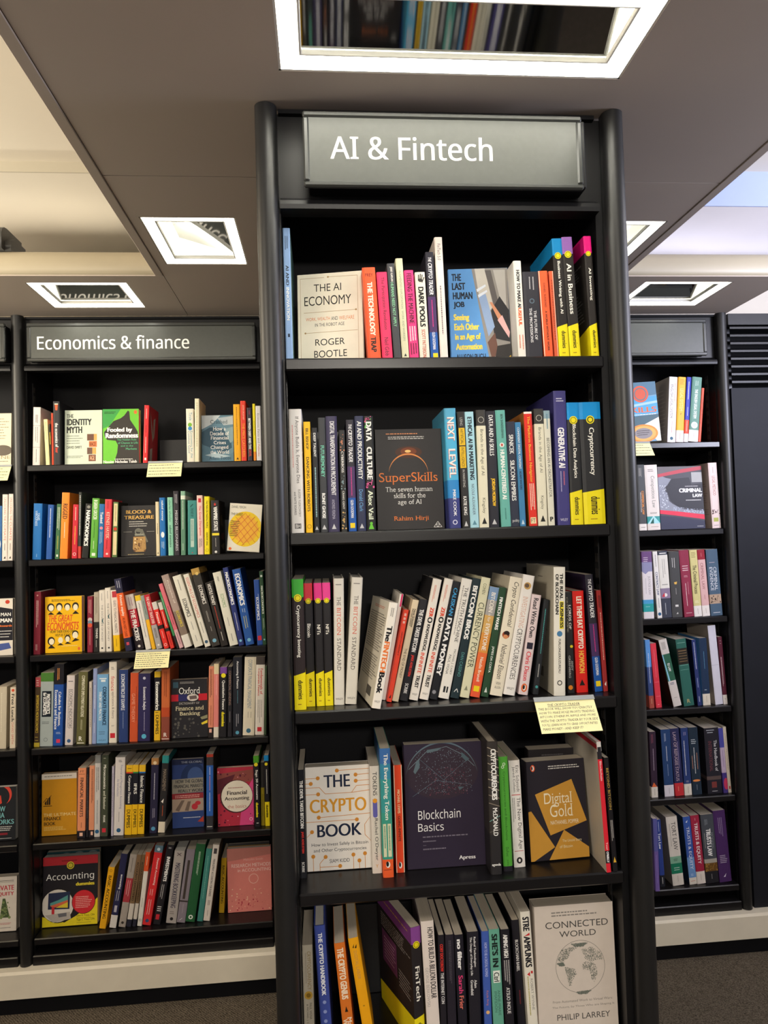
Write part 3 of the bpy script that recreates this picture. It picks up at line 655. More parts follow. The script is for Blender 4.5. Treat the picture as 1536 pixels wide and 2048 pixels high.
# ------------------------------------------------------------------ the middle bookcase, shelf by shelf
# sides at the foot, side at the top, top edge, colour, options || bands || print || label || print on the front board || print on the back board
rowdef('''
571 586 - 456.4 8fb0dc dy=.012 d=.2 fc=5f7f78 || || AI AND~23262e~.28~.43~.42~.5~b;INNOVATION~f3f3ee~.445~.69~.42~.5~b;#g~4a5a78~.2~.7~.06~.17~2~v;#r~2a3a50~.35~.65~.79~.815 || tall thin pale blue paperback at the far end
F 595.8 726 591 546 ece5d3 dy=.06 yaw=-12 lean=3 t=.012 || || THE AI~26241f~.26~.68~.115~.195;ECONOMY~26241f~.11~.83~.245~.345;#l~a98a5a~.006~.05,.045 .42,.045;#c~a98a5a~.48~.042~.014;#l~a98a5a~.006~.48,.042 .93,.045;#l~a98a5a~.005~.05,.045 .05,1;#l~a98a5a~.005~.93,.045 .93,1;#l~a98a5a~.006~.1,.42 .9,.415;#c~a98a5a~.9~.415~.014;WORK, WEALTH~d8824a~.13~.5~.475~.515;AND~3a3833~.52~.62~.475~.515;WELFARE~d8824a~.64~.87~.475~.515;IN THE ROBOT AGE~3a3833~.27~.72~.54~.575;#l~a98a5a~.006~.12,.64 .92,.635;#c~a98a5a~.12~.64~.014;ROGER~26241f~.27~.72~.71~.78;BOOTLE~26241f~.25~.75~.835~.91 || cream face-out cover framed by thin gold lines
736.4 762.6 724 535.6 ee5b34 || || FREY~33261f~.065~.1~.6~.5~h;THE TECHNOLOGY~f6ecd6~.16~.74~.4~.5~B;TRAP~33261f~.755~.92~.4~.5~B || orange spine with blocky cream lettering beside the cream cover
765 786 752.8 544.8 ee3a66 || || The Participation Revolution~2c2430~.06~.66~.4~.5;Neil Gibb~2c2430~.75~.96~.38~.5 || crimson pink spine with thin dark lettering
788.4 803 773.7 527.4 45464a || || JERRY KAPLAN~e6e2d8~.035~.19~.38~.5~b;HUMANS NEED NOT APPLY~86c49a~.2~.66~.42~.5~b || dark grey spine with green and white lettering
804.4 818.5 790.8 517.3 d9d5b4 || || AUGMENTED EXPLOITATION~8f9a80~.12~.5~.3;WORK AND WORKERS~8f9a80~.52~.82~.3;#p~3a3a3a~.3,.97 .5,.94 .7,.97 || pale olive spine with faint grey lettering
819.6 838 808 541 ee3d80 || || FEEDING THE MACHINE~2a1a28~.035~.6~.52~.5~b;#g~f6dfe8~.1~.9~.63~.8~3~v;#g~5a1a38~.1~.9~.82~.97~3~v || hot pink spine with condensed black lettering
840 860 829.7 544.8 e9e2d2 || || DARK POOLS~1b1a1a~.17~.63~.55~.5~B;SCOTT PATTERSON~c4583e~.66~.98~.36~.5~b;#l~3a3632~.1~.3,.1 .35,.03;#l~3a3632~.1~.45,.1 .55,.02;#l~3a3632~.1~.6,.1 .72,.03;#l~3a3632~.1~.65,.12 .9,.06;#e~3a3632~.5~.095~.22~.02 || white spine with a dark hand and black lettering
862 878 850.5 504.4 2c2a35 || .42~.75~4a3260;.75~1~1f55a5 || THE~e8e6ea~.05~.095~.4~.5~bi;CRYPTO TRADER~f2f0f2~.105~.4~.5~.5~bi;#g~d83a8a~.4~.6~.45~.7~1~v;GLEN GOODMAN~eef0f4~.75~.91~.36~.5~b;#r~f2d21c~.3~.9~.945~.985 || dark spine fading to purple and blue
881 896.5 868.6 474.7 efdfd6 d=.16 || || FinTech 5.0~5a4a50~.055~.19~.42~.5;#g~6a5a60~.35~.6~.4~.85~1~v || tallest white paperback with tiny lettering
F 902 1034 893.4 537 5b95d3 dy=.05 yaw=-5 lean=3 t=.014 || || #p~8f8a86~.4,0 1,0 1,1 .65,1;#p~c9c4bc~.45,0 .62,0 .74,.4 .62,.5 .52,.35;#p~5f5a5a~.62,.02 .72,.02 .9,.6 .82,.6;#p~b8b4b0~.76,.02 .96,.02 .96,.4 .86,.34;#p~2b2a2e~.7,.45 .85,.3 1,.45 1,.78 .74,.74;#p~8fa6cc~.5,.3 .62,.27 .75,.62 .64,.72;#p~dfe6f2~.47,.22 .62,.17 .63,.19 .48,.25;#p~dfe6f2~.49,.28 .64,.23 .65,.25 .5,.31;#p~c98a6a~.68,.36 .72,.36 .9,.54 .84,.58;#p~e0b0b0~.8,.55 .88,.5 1,.68 .98,.74;#p~6a4a40~.62,.78 .75,.68 .8,.9 .68,.95;#p~2f2c2c~.78,.82 1,.8 1,.95 .72,1;#p~e8b82a~.9,.97 1,.92 1,1 .86,1;THE~1b2433~.06~.22~.05~.125~B;LAST~1b2433~.06~.285~.145~.22~B;HUMAN~1b2433~.07~.4~.245~.32~B;JOB~1b2433~.075~.26~.345~.42~B;Seeing~f2d94e~.07~.33~.475~.56~B;Each Other~f2d94e~.075~.49~.575~.645~B;in an Age of~f2d94e~.08~.51~.68~.765~B;Automation~f2d94e~.09~.53~.785~.85~B;ALLISON PUGH~1b2433~.09~.58~.895~.965~b || blue face-out cover with a slanted photo strip
1036.5 1052.6 1025.8 522 e9e4da || || HOW TO MAKE AI~26262a~.095~.48~.44~.5~B;USEFUL~ec6a3a~.485~.67~.44~.5~B;#g~d87a5a~.1~.9~.76~.94~2~v || white spine with black then orange lettering
1054 1086 1045 544 34333a || || #g~b8b6ba~.3~.75~.06~.24~2~v;#o~5a6a78~.5~.34~.16~.06;THE FUTURE OF~d8d6d8~.45~.79~.17~.66~b;THE PROFESSIONS~d8d6d8~.42~.82~.17~.38~b || wide charcoal spine with two rows of small lettering
1088.6 1107 1076.4 542.4 ee6238 || || #r~f4dcc0~0~.1~0~1;DANIEL SUSSKIND~8a3a28~.14~.42~.22~.55~b;A WORLD WITHOUT WORK~3a2420~.46~.92~.22~.55~b || orange spine edged with a cream line
1109 1118 1097.5 542.6 d8603f dy=.004 || || #r~e8c8b0~.75~.9~0~1;#g~8a3a28~.3~.6~.1~.9~1~v || narrow orange spine half hidden by the blue-topped guide
1119.5 1139.5 1103.5 477.5 2c2826 D=1a8fd0 d=.15 || || Business Writing with AI~.36~.19~.63 || blue-topped black and yellow guide on business writing
1141 1162 1123 474.5 2c2826 D=9a6ab8 d=.15 || || AI in Business~.44~.22~.64 || purple-topped black and yellow guide on business
1187 1206 1170 472.8 2c2826 D=e0187c d=.15 || || AI Investing~.4~.26~.53 || pink-topped black and yellow guide on investing || || #g~8a8684~.1~.85~.2~.32~5;#g~8a8684~.1~.85~.42~.68~9;#r~e8e4da~.2~.55~.84~.97
''', 1.375, .338, ((570, 717), (1208, 709.5)), "middle bookcase top shelf", "books on the middle bookcase's top shelf")

rowdef('''
582.8 609.5 577.5 818.7 e4e0dc k=h p=w d=.15 || || If Anyone Builds It, Everyone Dies~2b2a2c~.06~.6~.32~.6~s;#g~d87a70~.22~.32~.13~.52~1~v;ELIEZER YUDKOWSKY~4a484a~.65~.87~.17~.68;and NATE SOARES~4a484a~.67~.855~.17~.36;#r~3a383a~.28~.76~.925~.965;BH~e8e4e0~.93~.96~.36~.52~hb || thick white hardback with black serif lettering
612.5 626 605.8 844 f4bd1a || || BILL BISHOP~4a3a10~.06~.25~.4~.5~b;DANCING WITH ROBOTS~2a220c~.32~.81~.42~.5~b;#o~8a6a10~.5~.945~.32~.06 || yellow spine with black lettering between white and black books
628.6 639.7 622.6 856 242426 || || DEEP TALENT~f0efec~.05~.28~.42~.5~b;#g~9ac0c4~.3~.7~.38~.86~1~v;#p~c8c8ca~.2,.975 .5,.94 .8,.975 || short black spine lettered deep talent in white
642 656.5 633.7 835.8 3a3c40 || || FUTUREMONEY~7ad4b8~.245~.52~.5~.5~b;RONIT GHOSE~f0efec~.66~.88~.46~.5~B;#p~c8c8ca~.2,.975 .5,.935 .8,.975 || dark grey spine with mint green lettering
657.4 680 650.7 833 3b3654 || || DIGITAL TRANSFORMATION IN PROCUREMENT~f0eef2~.045~.685~.4~.55~b;ANDRIES FEIKEMA~b8b4c8~.72~.89~.26~.5;#p~c8c8ca~.3,.975 .5,.93 .7,.975 || wide purple-navy spine with long white condensed lettering
683 695 675.8 860.8 2b2b2a || || #d~c88060~.2~.8~.03~.2~14~.12;CYBERBOSS~e2dfda~.21~.42~.4~.5~b;#d~88a0a8~.2~.8~.44~.58~14~.1;CRAIG GENT~d2cfca~.6~.78~.32~.5~b;#d~d8b070~.2~.8~.8~.97~16~.13 || short black spine speckled with coloured dots
698 713.8 691.7 840 2c2a35 || .42~.7~4a3260;.7~1~1f55a5 || THE~e8e6ea~.04~.085~.4~.5~bi;CRYPTO TRADER~f2f0f2~.09~.38~.5~.5~bi;#g~d83a8a~.4~.6~.43~.68~1~v;GLEN GOODMAN~eef0f4~.72~.88~.36~.5~b;#r~f2d21c~.2~.8~.925~.97 || dark spine fading to blue over a small yellow square
715.6 733.2 709.4 832.5 2e3350 || || AI AND PRODUCTIVITY~f2f1ee~.045~.55~.5~.5~b;Donald Clark~6aa8dc~.64~.83~.42~.5;#p~c8c8ca~.25,.975 .5,.935 .75,.975 || navy spine with white lettering and pale blue author line
734.2 752.4 727.5 832.5 1e1f20 || || #d~d85a8a~.1~.9~0~.05~10~.09;#d~6ac05a~.1~.9~.02~.1~10~.09;DATA~f4f2ee~.05~.22~.6~.5~B;CULTURE~f4f2ee~.27~.555~.6~.5~B;#d~e05a9a~.1~.9~.56~.62~14~.12;Alex Vail~e8f0d8~.65~.9~.52~.5~b;#p~6ac83a~.2,.985 .8,.985 .58,.94 .42,.94;#c~6ac83a~.5~.935~.16 || black spine with bold white lettering and a green pawn
F 754.8 889.5 751 858 2d2a2b dy=.035 lean=2 t=.03 || || #g~d88a5a~.17~.77~.035~.058~1;#g~d8d4d0~.2~.74~.07~.105~2;#e~4a2a1c~.5~.232~.2~.06;#e~7a3a18~.5~.225~.12~.04;#o~e8904a~.49~.44~.292~.022~2~178;#e~f8c87a~.49~.223~.045~.014;SuperSkills~ee7e33~.05~.92~.435~.555~s;The seven human~e9e6e2~.14~.84~.578~.625~s;skills for the~e9e6e2~.26~.73~.64~.688~s;age of AI~e9e6e2~.32~.67~.705~.765~s;Rahim Hirji~ee7e33~.25~.77~.87~.925~s;#l~d8d6d4~.008~.84,.985 .9,.93 .96,.985 .84,.985;#l~d8d6d4~.008~.87,.957 .93,.957 .9,.985 .87,.957 || charcoal face-out cover with an orange eclipse
899 923.2 887.6 817 4fb0d8 k=h d=.15 || 0~.1~57a8cc;.6~.75~2f86c8;.75~1~3a3f7c || NEXT~c8483a~.079~.274~.56~.49~b;LEVEL~c8483a~.344~.584~.56~.49~b;NEXT~f4efe8~.075~.27~.56~.52~b;LEVEL~f4efe8~.34~.58~.56~.52~b;MIKE COOK~f2f2f4~.68~.9~.24~.55~b;#o~d8d8ec~.5~.95~.2~.07 || sky blue hardback fading to indigo with pixel lettering
925.5 940.5 914 824 2b2a2a || || #r~e8bc22~.1~.9~.14~.29;#r~e8bc22~.1~.9~.3~.485;USING~b8b6b2~.05~.12~.36~.5;ARTIFICIAL~2a2818~.15~.28~.4~.5;INTELLIGENCE~2a2818~.31~.475~.4~.5;IN MARKETING~c8c6c2~.5~.65~.3~.5;KATIE KING~f0eeea~.73~.89~.44~.5~b;#p~c8c8ca~.25,.985 .5,.94 .75,.985 || black spine with yellow label blocks
941.2 958.8 929.3 824 a9d6e2 || || ETHICAL AI IN MARKETING~222c3a~.045~.59~.5~.5~B;NICOLE ALEXANDER~4a4a62~.625~.89~.3~.5;#p~5a8a9c~.25,.975 .5,.935 .75,.975 || pale sky blue spine with dark lettering
959.8 978.8 949.7 820.4 e6e0c6 || 0~.135~3c3a38 || #o~d8d4c8~.5~.085~.32~.04;Brands in the Age of AI~5a5a4e~.165~.555~.42~.5;Kingsley~5a5a4e~.75~.88~.4~.5;#p~22221e~.25,.97 .52,.915 .78,.97 || cream spine with black top beside the pale sky blue one
980 999.5 969.6 822.7 2a2a33 || || DATA AND AI SKILLS~f2f1ee~.035~.385~.46~.5~b;JORDAN MORROW~eebf2a~.58~.82~.46~.5~B;#p~c8c8ca~.25,.975 .5,.93 .75,.975 || black spine with white and golden lettering
1003 1023 989.5 820.9 69b0a4 || || BEN SHNEIDERMAN~2f4a48~.035~.24~.24~.62~b;#c~e6ece6~.5~.3~.24;#p~c84a3a~.5,.285 .64,.3 .5,.315 .36,.3;HUMAN-CENTERED AI~f0f4ee~.34~.765~.44~.5~B;#g~3f7a72~.4~.6~.84~.96~1~v || teal spine with white lettering and a round emblem
1022.5 1039.8 1012 843.8 2f3444 || || SRNICEK~eeeeea~.125~.31~.5~.5~b;SILICON EMPIRES~eeeeea~.37~.755~.5~.5~b;polity~d8d8d6~.93~.965~.8~.6~h || slate navy spine with tall white lettering
1040.6 1052.6 1029.8 845 3f7fac || || CONFIDENT DIGITAL CONTENT~dfeaf0~.05~.45~.36~.5~b;ADAM WATERS~1e2a36~.47~.65~.36~.5~b;#p~c8dae4~.25,.98 .5,.935 .75,.98 || narrow steel blue spine beside the bright red one
1059.4 1075.5 1047.4 824 df3328 bc=b06f34 d=.15 || 0~.018~f2ece2 || The Platform Business Navigator~f0b23a~.04~.62~.42~.5~b;#g~f6dcc8~.2~.85~.63~.87~3~v;#r~f0dcae~.15~.85~.925~.98;FT~5a3a28~.935~.97~.55~.5~h || bright red spine with yellow lettering
1077 1096.6 1066.9 818 e6e0c8 || 0~.13~3c3a38 || #o~d8d4c8~.5~.08~.32~.04;Brands in the Age of AI~6a6a5e~.16~.545~.4~.5;Kingsley~5a5a4e~.745~.86~.38~.5;#p~22221e~.25,.965 .52,.91 .78,.965 || cream spine with black top beside the bright red one
1097.4 1110.6 1086 821.6 dfdccb || 0~.07~8fa8b4 || BECOMING AN AI ORCHESTRATOR~44443c~.24~.755~.42~.5;#g~5a8aa0~.3~.7~.03~.2~1~v;P~2a2a26~.925~.965~.5~.5~hB || pale grey spine with thin lettering beside the tall indigo one
1116.5 1141.5 1107.9 782 433f7c d=.19 || || #g~d8d6e8~.2~.8~.05~.085~2;GENERATIVE AI~f6f5f8~.275~.575~.52~.5~B;#g~b0acd0~.3~.45~.6~.78~1~v;#g~d07080~.55~.7~.6~.72~1~v;WILEY~d8d6e8~.95~.97~.6~.5~h || tallest book, deep indigo with white condensed lettering || || #g~6a668f~.1~.9~.15~.8~8
1143.7 1170 1132 805.6 2a2a2c D=1290d8 d=.15 || || Blockchain Data Analytics~.36~.18~.62 || narrower of the blue-topped black and yellow guides
1172.5 1221.5 1159.4 805 2a2a2c D=1290d8 d=.15 || || Cryptocurrency~.3~.21~.6~.19 || thick blue-topped black and yellow guide at the end
''', 1.375, .006, ((583, 1063), (1222, 1048)), "middle bookcase second shelf", "books on the middle bookcase's second shelf")

rowdef('''
588.8 612.7 - 1159 2f2628 D=3fa83a y=1421 d=.16 || || Cryptocurrency Investing~.4~.2~.6 || thick green-topped black and yellow guide on investing
613.6 631 - 1167 262427 D=e0384a y=1414 d=.15 || || Bitcoin~.4~.33~.44 || red-topped black and yellow guide
633.5 650 - 1166.5 262427 D=e83a8c y=1413 d=.15 || || NFTs~.4~.34~.42 || pink-topped black and yellow guide beside the red-topped one
651 667 - 1165.8 262427 D=f04898 y=1412 d=.15 || || NFTs~.4~.34~.42 || pink-topped black and yellow guide beside the tall white hardback
668.5 689.5 667 1157.6 e2ddd2 k=h p=w y=1411 d=.16 || || THE~5a5450~.145~.215~.38~.5~s;BITCOIN~d8604a~.23~.45~.38~.5~s;STANDARD~5a5450~.475~.73~.38~.5~s;WILEY~6a6460~.945~.96~.7~.5~h;#r~8a8480~.2~.75~.045~.052 || upright white hardback with pale serif lettering
690.5 713.5 703.5 1154.7 e2ddd2 k=h p=w y=1410 d=.16 || || THE~5a5450~.145~.215~.36~.5~s;BITCOIN~d8604a~.23~.45~.36~.5~s;STANDARD~5a5450~.475~.73~.36~.5~s;WILEY~6a6460~.945~.96~.7~.5~h;#r~8a8480~.2~.75~.045~.052 || leaning white hardback with pale serif lettering
743 761.5 780 1205 f0e9dc y=1420 yaw=7 d=.165 bc=e4dccb || || #g~8a8480~.3~.7~.05~.15~2~v;The~1d1c20~.22~.37~.6~.5~B;FINTECH~e87a38~.37~.66~.62~.5~B;Book~1d1c20~.66~.86~.62~.5~B;WILEY~6a6460~.925~.945~.7~.5~h || white paperback leaning over with its printed back showing || || #g~d87a60~.25~.95~.06~.09~2;#g~7a746c~.08~.95~.13~.5~16;#g~7a746c~.08~.95~.54~.78~10;#r~5a5650~.55~.8~.84~.93
763.5 771.5 800 1187.5 ece6dc dy=.02 || || #r~d8286a~.45~.9~0~.12 || white paperback with a magenta strip behind the leaning white one
773 783.5 808 1219 ec4a32 || || #r~f2b8a8~.25~.7~.04~.07;#r~f2b8a8~.25~.7~.085~.11;#r~f2b8a8~.25~.7~.125~.15;CRYPTOCURRENCY~7a1a14~.24~.5~.3~.5~b;#p~3a1a18~.3,.96 .6,.92 .7,.96 || slim orange-red spine leaning beside the beige one
784.5 797.5 826 1199 e2cfae || || New Scientist~3a342c~.09~.27~.3~.66~b;INSTANT EXPERT~3a342c~.09~.26~.26~.34~b;THE END OF MONEY~4a4238~.48~.77~.4~.5 || beige spine leaning among white and black ones
799 816 840 1197.5 26262a || || THE DEVIL TAKES BITCOIN~ece9e4~.1~.52~.52~.5~B;JAKE ADELSTEIN~d83a34~.55~.76~.4~.5~B;SCRIBE~e2dfda~.83~.93~.4~.5~b || black leaning spine with white and red lettering
818 836.7 866.6 1157 ece5da k=h p=w bc=2c2a2c || || #g~d8705a~.3~.55~.05~.2~2~v;ZER~e0492e~.235~.315~.42~.55~B;O~2a282a~.315~.365~.55~.55~B;KNOWLEDGE,~2a282a~.375~.6~.4~.5~B;INFINITE~e0492e~.61~.78~.4~.5~b;TRUST~2a282a~.795~.9~.42~.5~B;WILEY~6a6460~.945~.96~.6~.5~h || white leaning hardback with red and black lettering beside the black spine
838.5 857.5 889.5 1156.5 ece5da k=h p=w bc=2c2a2c || || #g~d8705a~.3~.55~.05~.2~2~v;ZER~e0492e~.235~.315~.42~.55~B;O~2a282a~.315~.365~.55~.55~B;KNOWLEDGE,~2a282a~.375~.6~.4~.5~B;INFINITE~e0492e~.61~.78~.4~.5~b;TRUST~2a282a~.795~.9~.42~.5~B;WILEY~6a6460~.945~.96~.6~.5~h || white leaning hardback with red and black lettering, second of the pair
859 875 907 1162 1f2126 || || CALISKAN~3f9fd8~.055~.29~.5~.5~b;DATA MONEY~f2f0ee~.31~.8~.62~.5~B;#c~8a8a90~.4~.94~.25 || black leaning spine with blue then large white lettering
876.5 898 924.5 1156 ece7de || || THE TRUTH MACHINE~3a3a3e~.07~.53~.34~.62;#g~a09a94~.2~.38~.06~.52~1~v;MICHAEL J. CASEY~4a4a4e~.59~.8~.24~.66;PAUL VIGNA~4a4a4e~.64~.8~.24~.32;#r~2a2a2c~.3~.5~.9~.95;#r~2a2a2c~.6~.75~.9~.95 || white leaning spine with thin grey lettering
900.5 918 946 1156 223238 || || BITCOIN BROS~f2f1ec~.06~.51~.56~.5~B;DAN CASSINO~5a9a98~.62~.82~.36~.5;#l~e2e2de~.08~.3,.95 .55,.92 .75,.95 || dark teal leaning spine with bold white lettering
919.5 938.5 963.8 1154 ddd9b8 || || COHEN~5a5a44~.05~.14~.34~.5~s;CURRENCY POWER~3a4032~.21~.755~.6~.5~s;#p~8a8a70~.3,.94 .5,.9 .7,.94 || cream leaning spine with large serif lettering
940 960 981 1172.7 e2a04a || 0~.12~7f9cc0;.12~.26~a8a4a0;.26~.42~d4a860;.42~.6~dc9444;.6~.8~e8703c;.8~1~e85c3a || BITCOIN~f4ece0~.05~.23~.44~.5~b;is for~f4ece0~.245~.32~.3~.5;EVERYONE~f4ece0~.335~.58~.44~.5~b;Natalie Brunell~f6dfc8~.64~.86~.32~.5~b;#r~f2d21c~.2~.8~.9~.95 || leaning spine fading from blue to orange
961.5 977 998.5 1174 2b4a33 || || FINTECH WARS~f2f1ec~.09~.39~.44~.5~B;JAMES DA COSTA~e2e6de~.54~.78~.38~.5~b;#p~d2d8d0~.3,.96 .5,.91 .7,.96 || forest green leaning spine with white lettering
979 1004.5 1021 1152.8 ece2cc || || Crypto Confidential~1f1d1c~.04~.42~.5~.55~i;#e~a04a2c~.45~.49~.3~.03;#e~2a1a18~.5~.475~.24~.02;#e~d89060~.45~.505~.2~.018;Nathaniel Eliason~1f1d1c~.57~.86~.42~.5~i;WH~4a4640~.885~.91~.4~.5~hs;ALLEN~4a4640~.92~.94~.5~.5~hs || cream leaning spine with a small bearded face
1005.5 1031 1048 1148.6 efeae4 k=h p=w || || #c~c8a060~.5~.09~.3;#c~6a5648~.45~.088~.18;INVESTIGATING~d8a894~.18~.44~.4~.5~s;CRYPTOCURRENCIES~3a3836~.45~.87~.42~.5~s;WILEY~5a5654~.935~.955~.6~.5~h || white leaning spine topped by a round brown picture
1036.5 1056 1063.5 1188.4 e2cfd0 || || Read Write Own~2a272c~.035~.43~.52~.5~b;#r~2c2838~.18~.82~.48~.545;Chris Dixon~d8404c~.57~.86~.5~.5~b;#e~e06a34~.5~.93~.32~.042;#e~f4efe8~.5~.93~.16~.028;#e~1f1d1c~.45~.925~.12~.022 || pinkish white spine with black then red lettering
1064 1076 1090 1199 26282c k=h p=w d=.17 || || #g~4aa0a0~.35~.65~.1~.6~1~v;#g~b8b6b4~.35~.65~.68~.82~1~v;#c~4a9a9a~.5~.92~.25 || dark leaning spine with its white page edges showing
1110 1133.5 1105 1134.8 e9e4d8 d=.19 y=1393 bc=c9c2b0 || || THE REAL~33312e~.05~.255~.28~.66~B;BUSINESS~33312e~.275~.475~.28~.66~B;#r~f2e030~.5~.86~.268~.482;BUSINESS~33312e~.275~.475~.28~.68~B;OF BLOCKCHAIN~33312e~.055~.37~.28~.28~B;#c~4a7ea8~.5~.52~.24;FURLONGER/UZUREAU~4a4844~.56~.825~.2~.5~b;#o~4a4844~.5~.9~.22~.08 || tall white paperback with a yellow highlighted word || || #g~8a8478~.45~.65~.08~.1~1;#g~a09a8a~.2~.8~.25~.6~6;#r~7a7468~.4~.65~.82~.9
1136 1151 1131 1184.5 2b2a2c || || LORDS OF~e6e4de~.13~.37~.34~.6~b;CRYPTO CRIME~8a8674~.05~.4~.24~.25~b;#e~e8d02a~.7~.54~.22~.014;ANDY~d2d0ca~.68~.78~.26~.72~s;GREENBERG~d2d0ca~.63~.85~.26~.36~s;#c~e88a2c~.4~.945~.32 || black spine with a small orange disc at its foot
1154 1177.5 1143 1182.8 d8261f || || LET THEM EAT CRYPTO~f4ead8~.055~.57~.46~.55~B;HOWSON~eeb04a~.59~.81~.46~.55~B;#p~1f1a18~.25,.93 .5,.87 .75,.93 || bright red spine with white and yellow lettering
1190.7 1206.5 1170 1149.8 2c2a35 fc=3a2a5a bc=30243e || .42~.7~4a3260;.7~1~1f55a5 || THE~e8e6ea~.04~.085~.4~.5~bi;CRYPTO TRADER~f2f0f2~.09~.37~.5~.5~bi;#g~d83a8a~.4~.6~.43~.66~1~v;GLEN GOODMAN~eef0f4~.71~.86~.36~.5~b;#r~f2d21c~.2~.8~.91~.955 || dark spine fading to blue near the end
1208 1217 1193 1181.4 a03030 || || #g~2a1818~.2~.8~.05~.2~3~v;#g~e8b8a8~.35~.65~.22~.84~1~v;#p~e8e4de~.3,.93 .7,.9 .6,.95 || dull red spine standing last in the row
''', 1.395, -.328, ((589, 1408), (1217, 1386)), "middle bookcase third shelf", "books on the middle bookcase's third shelf")

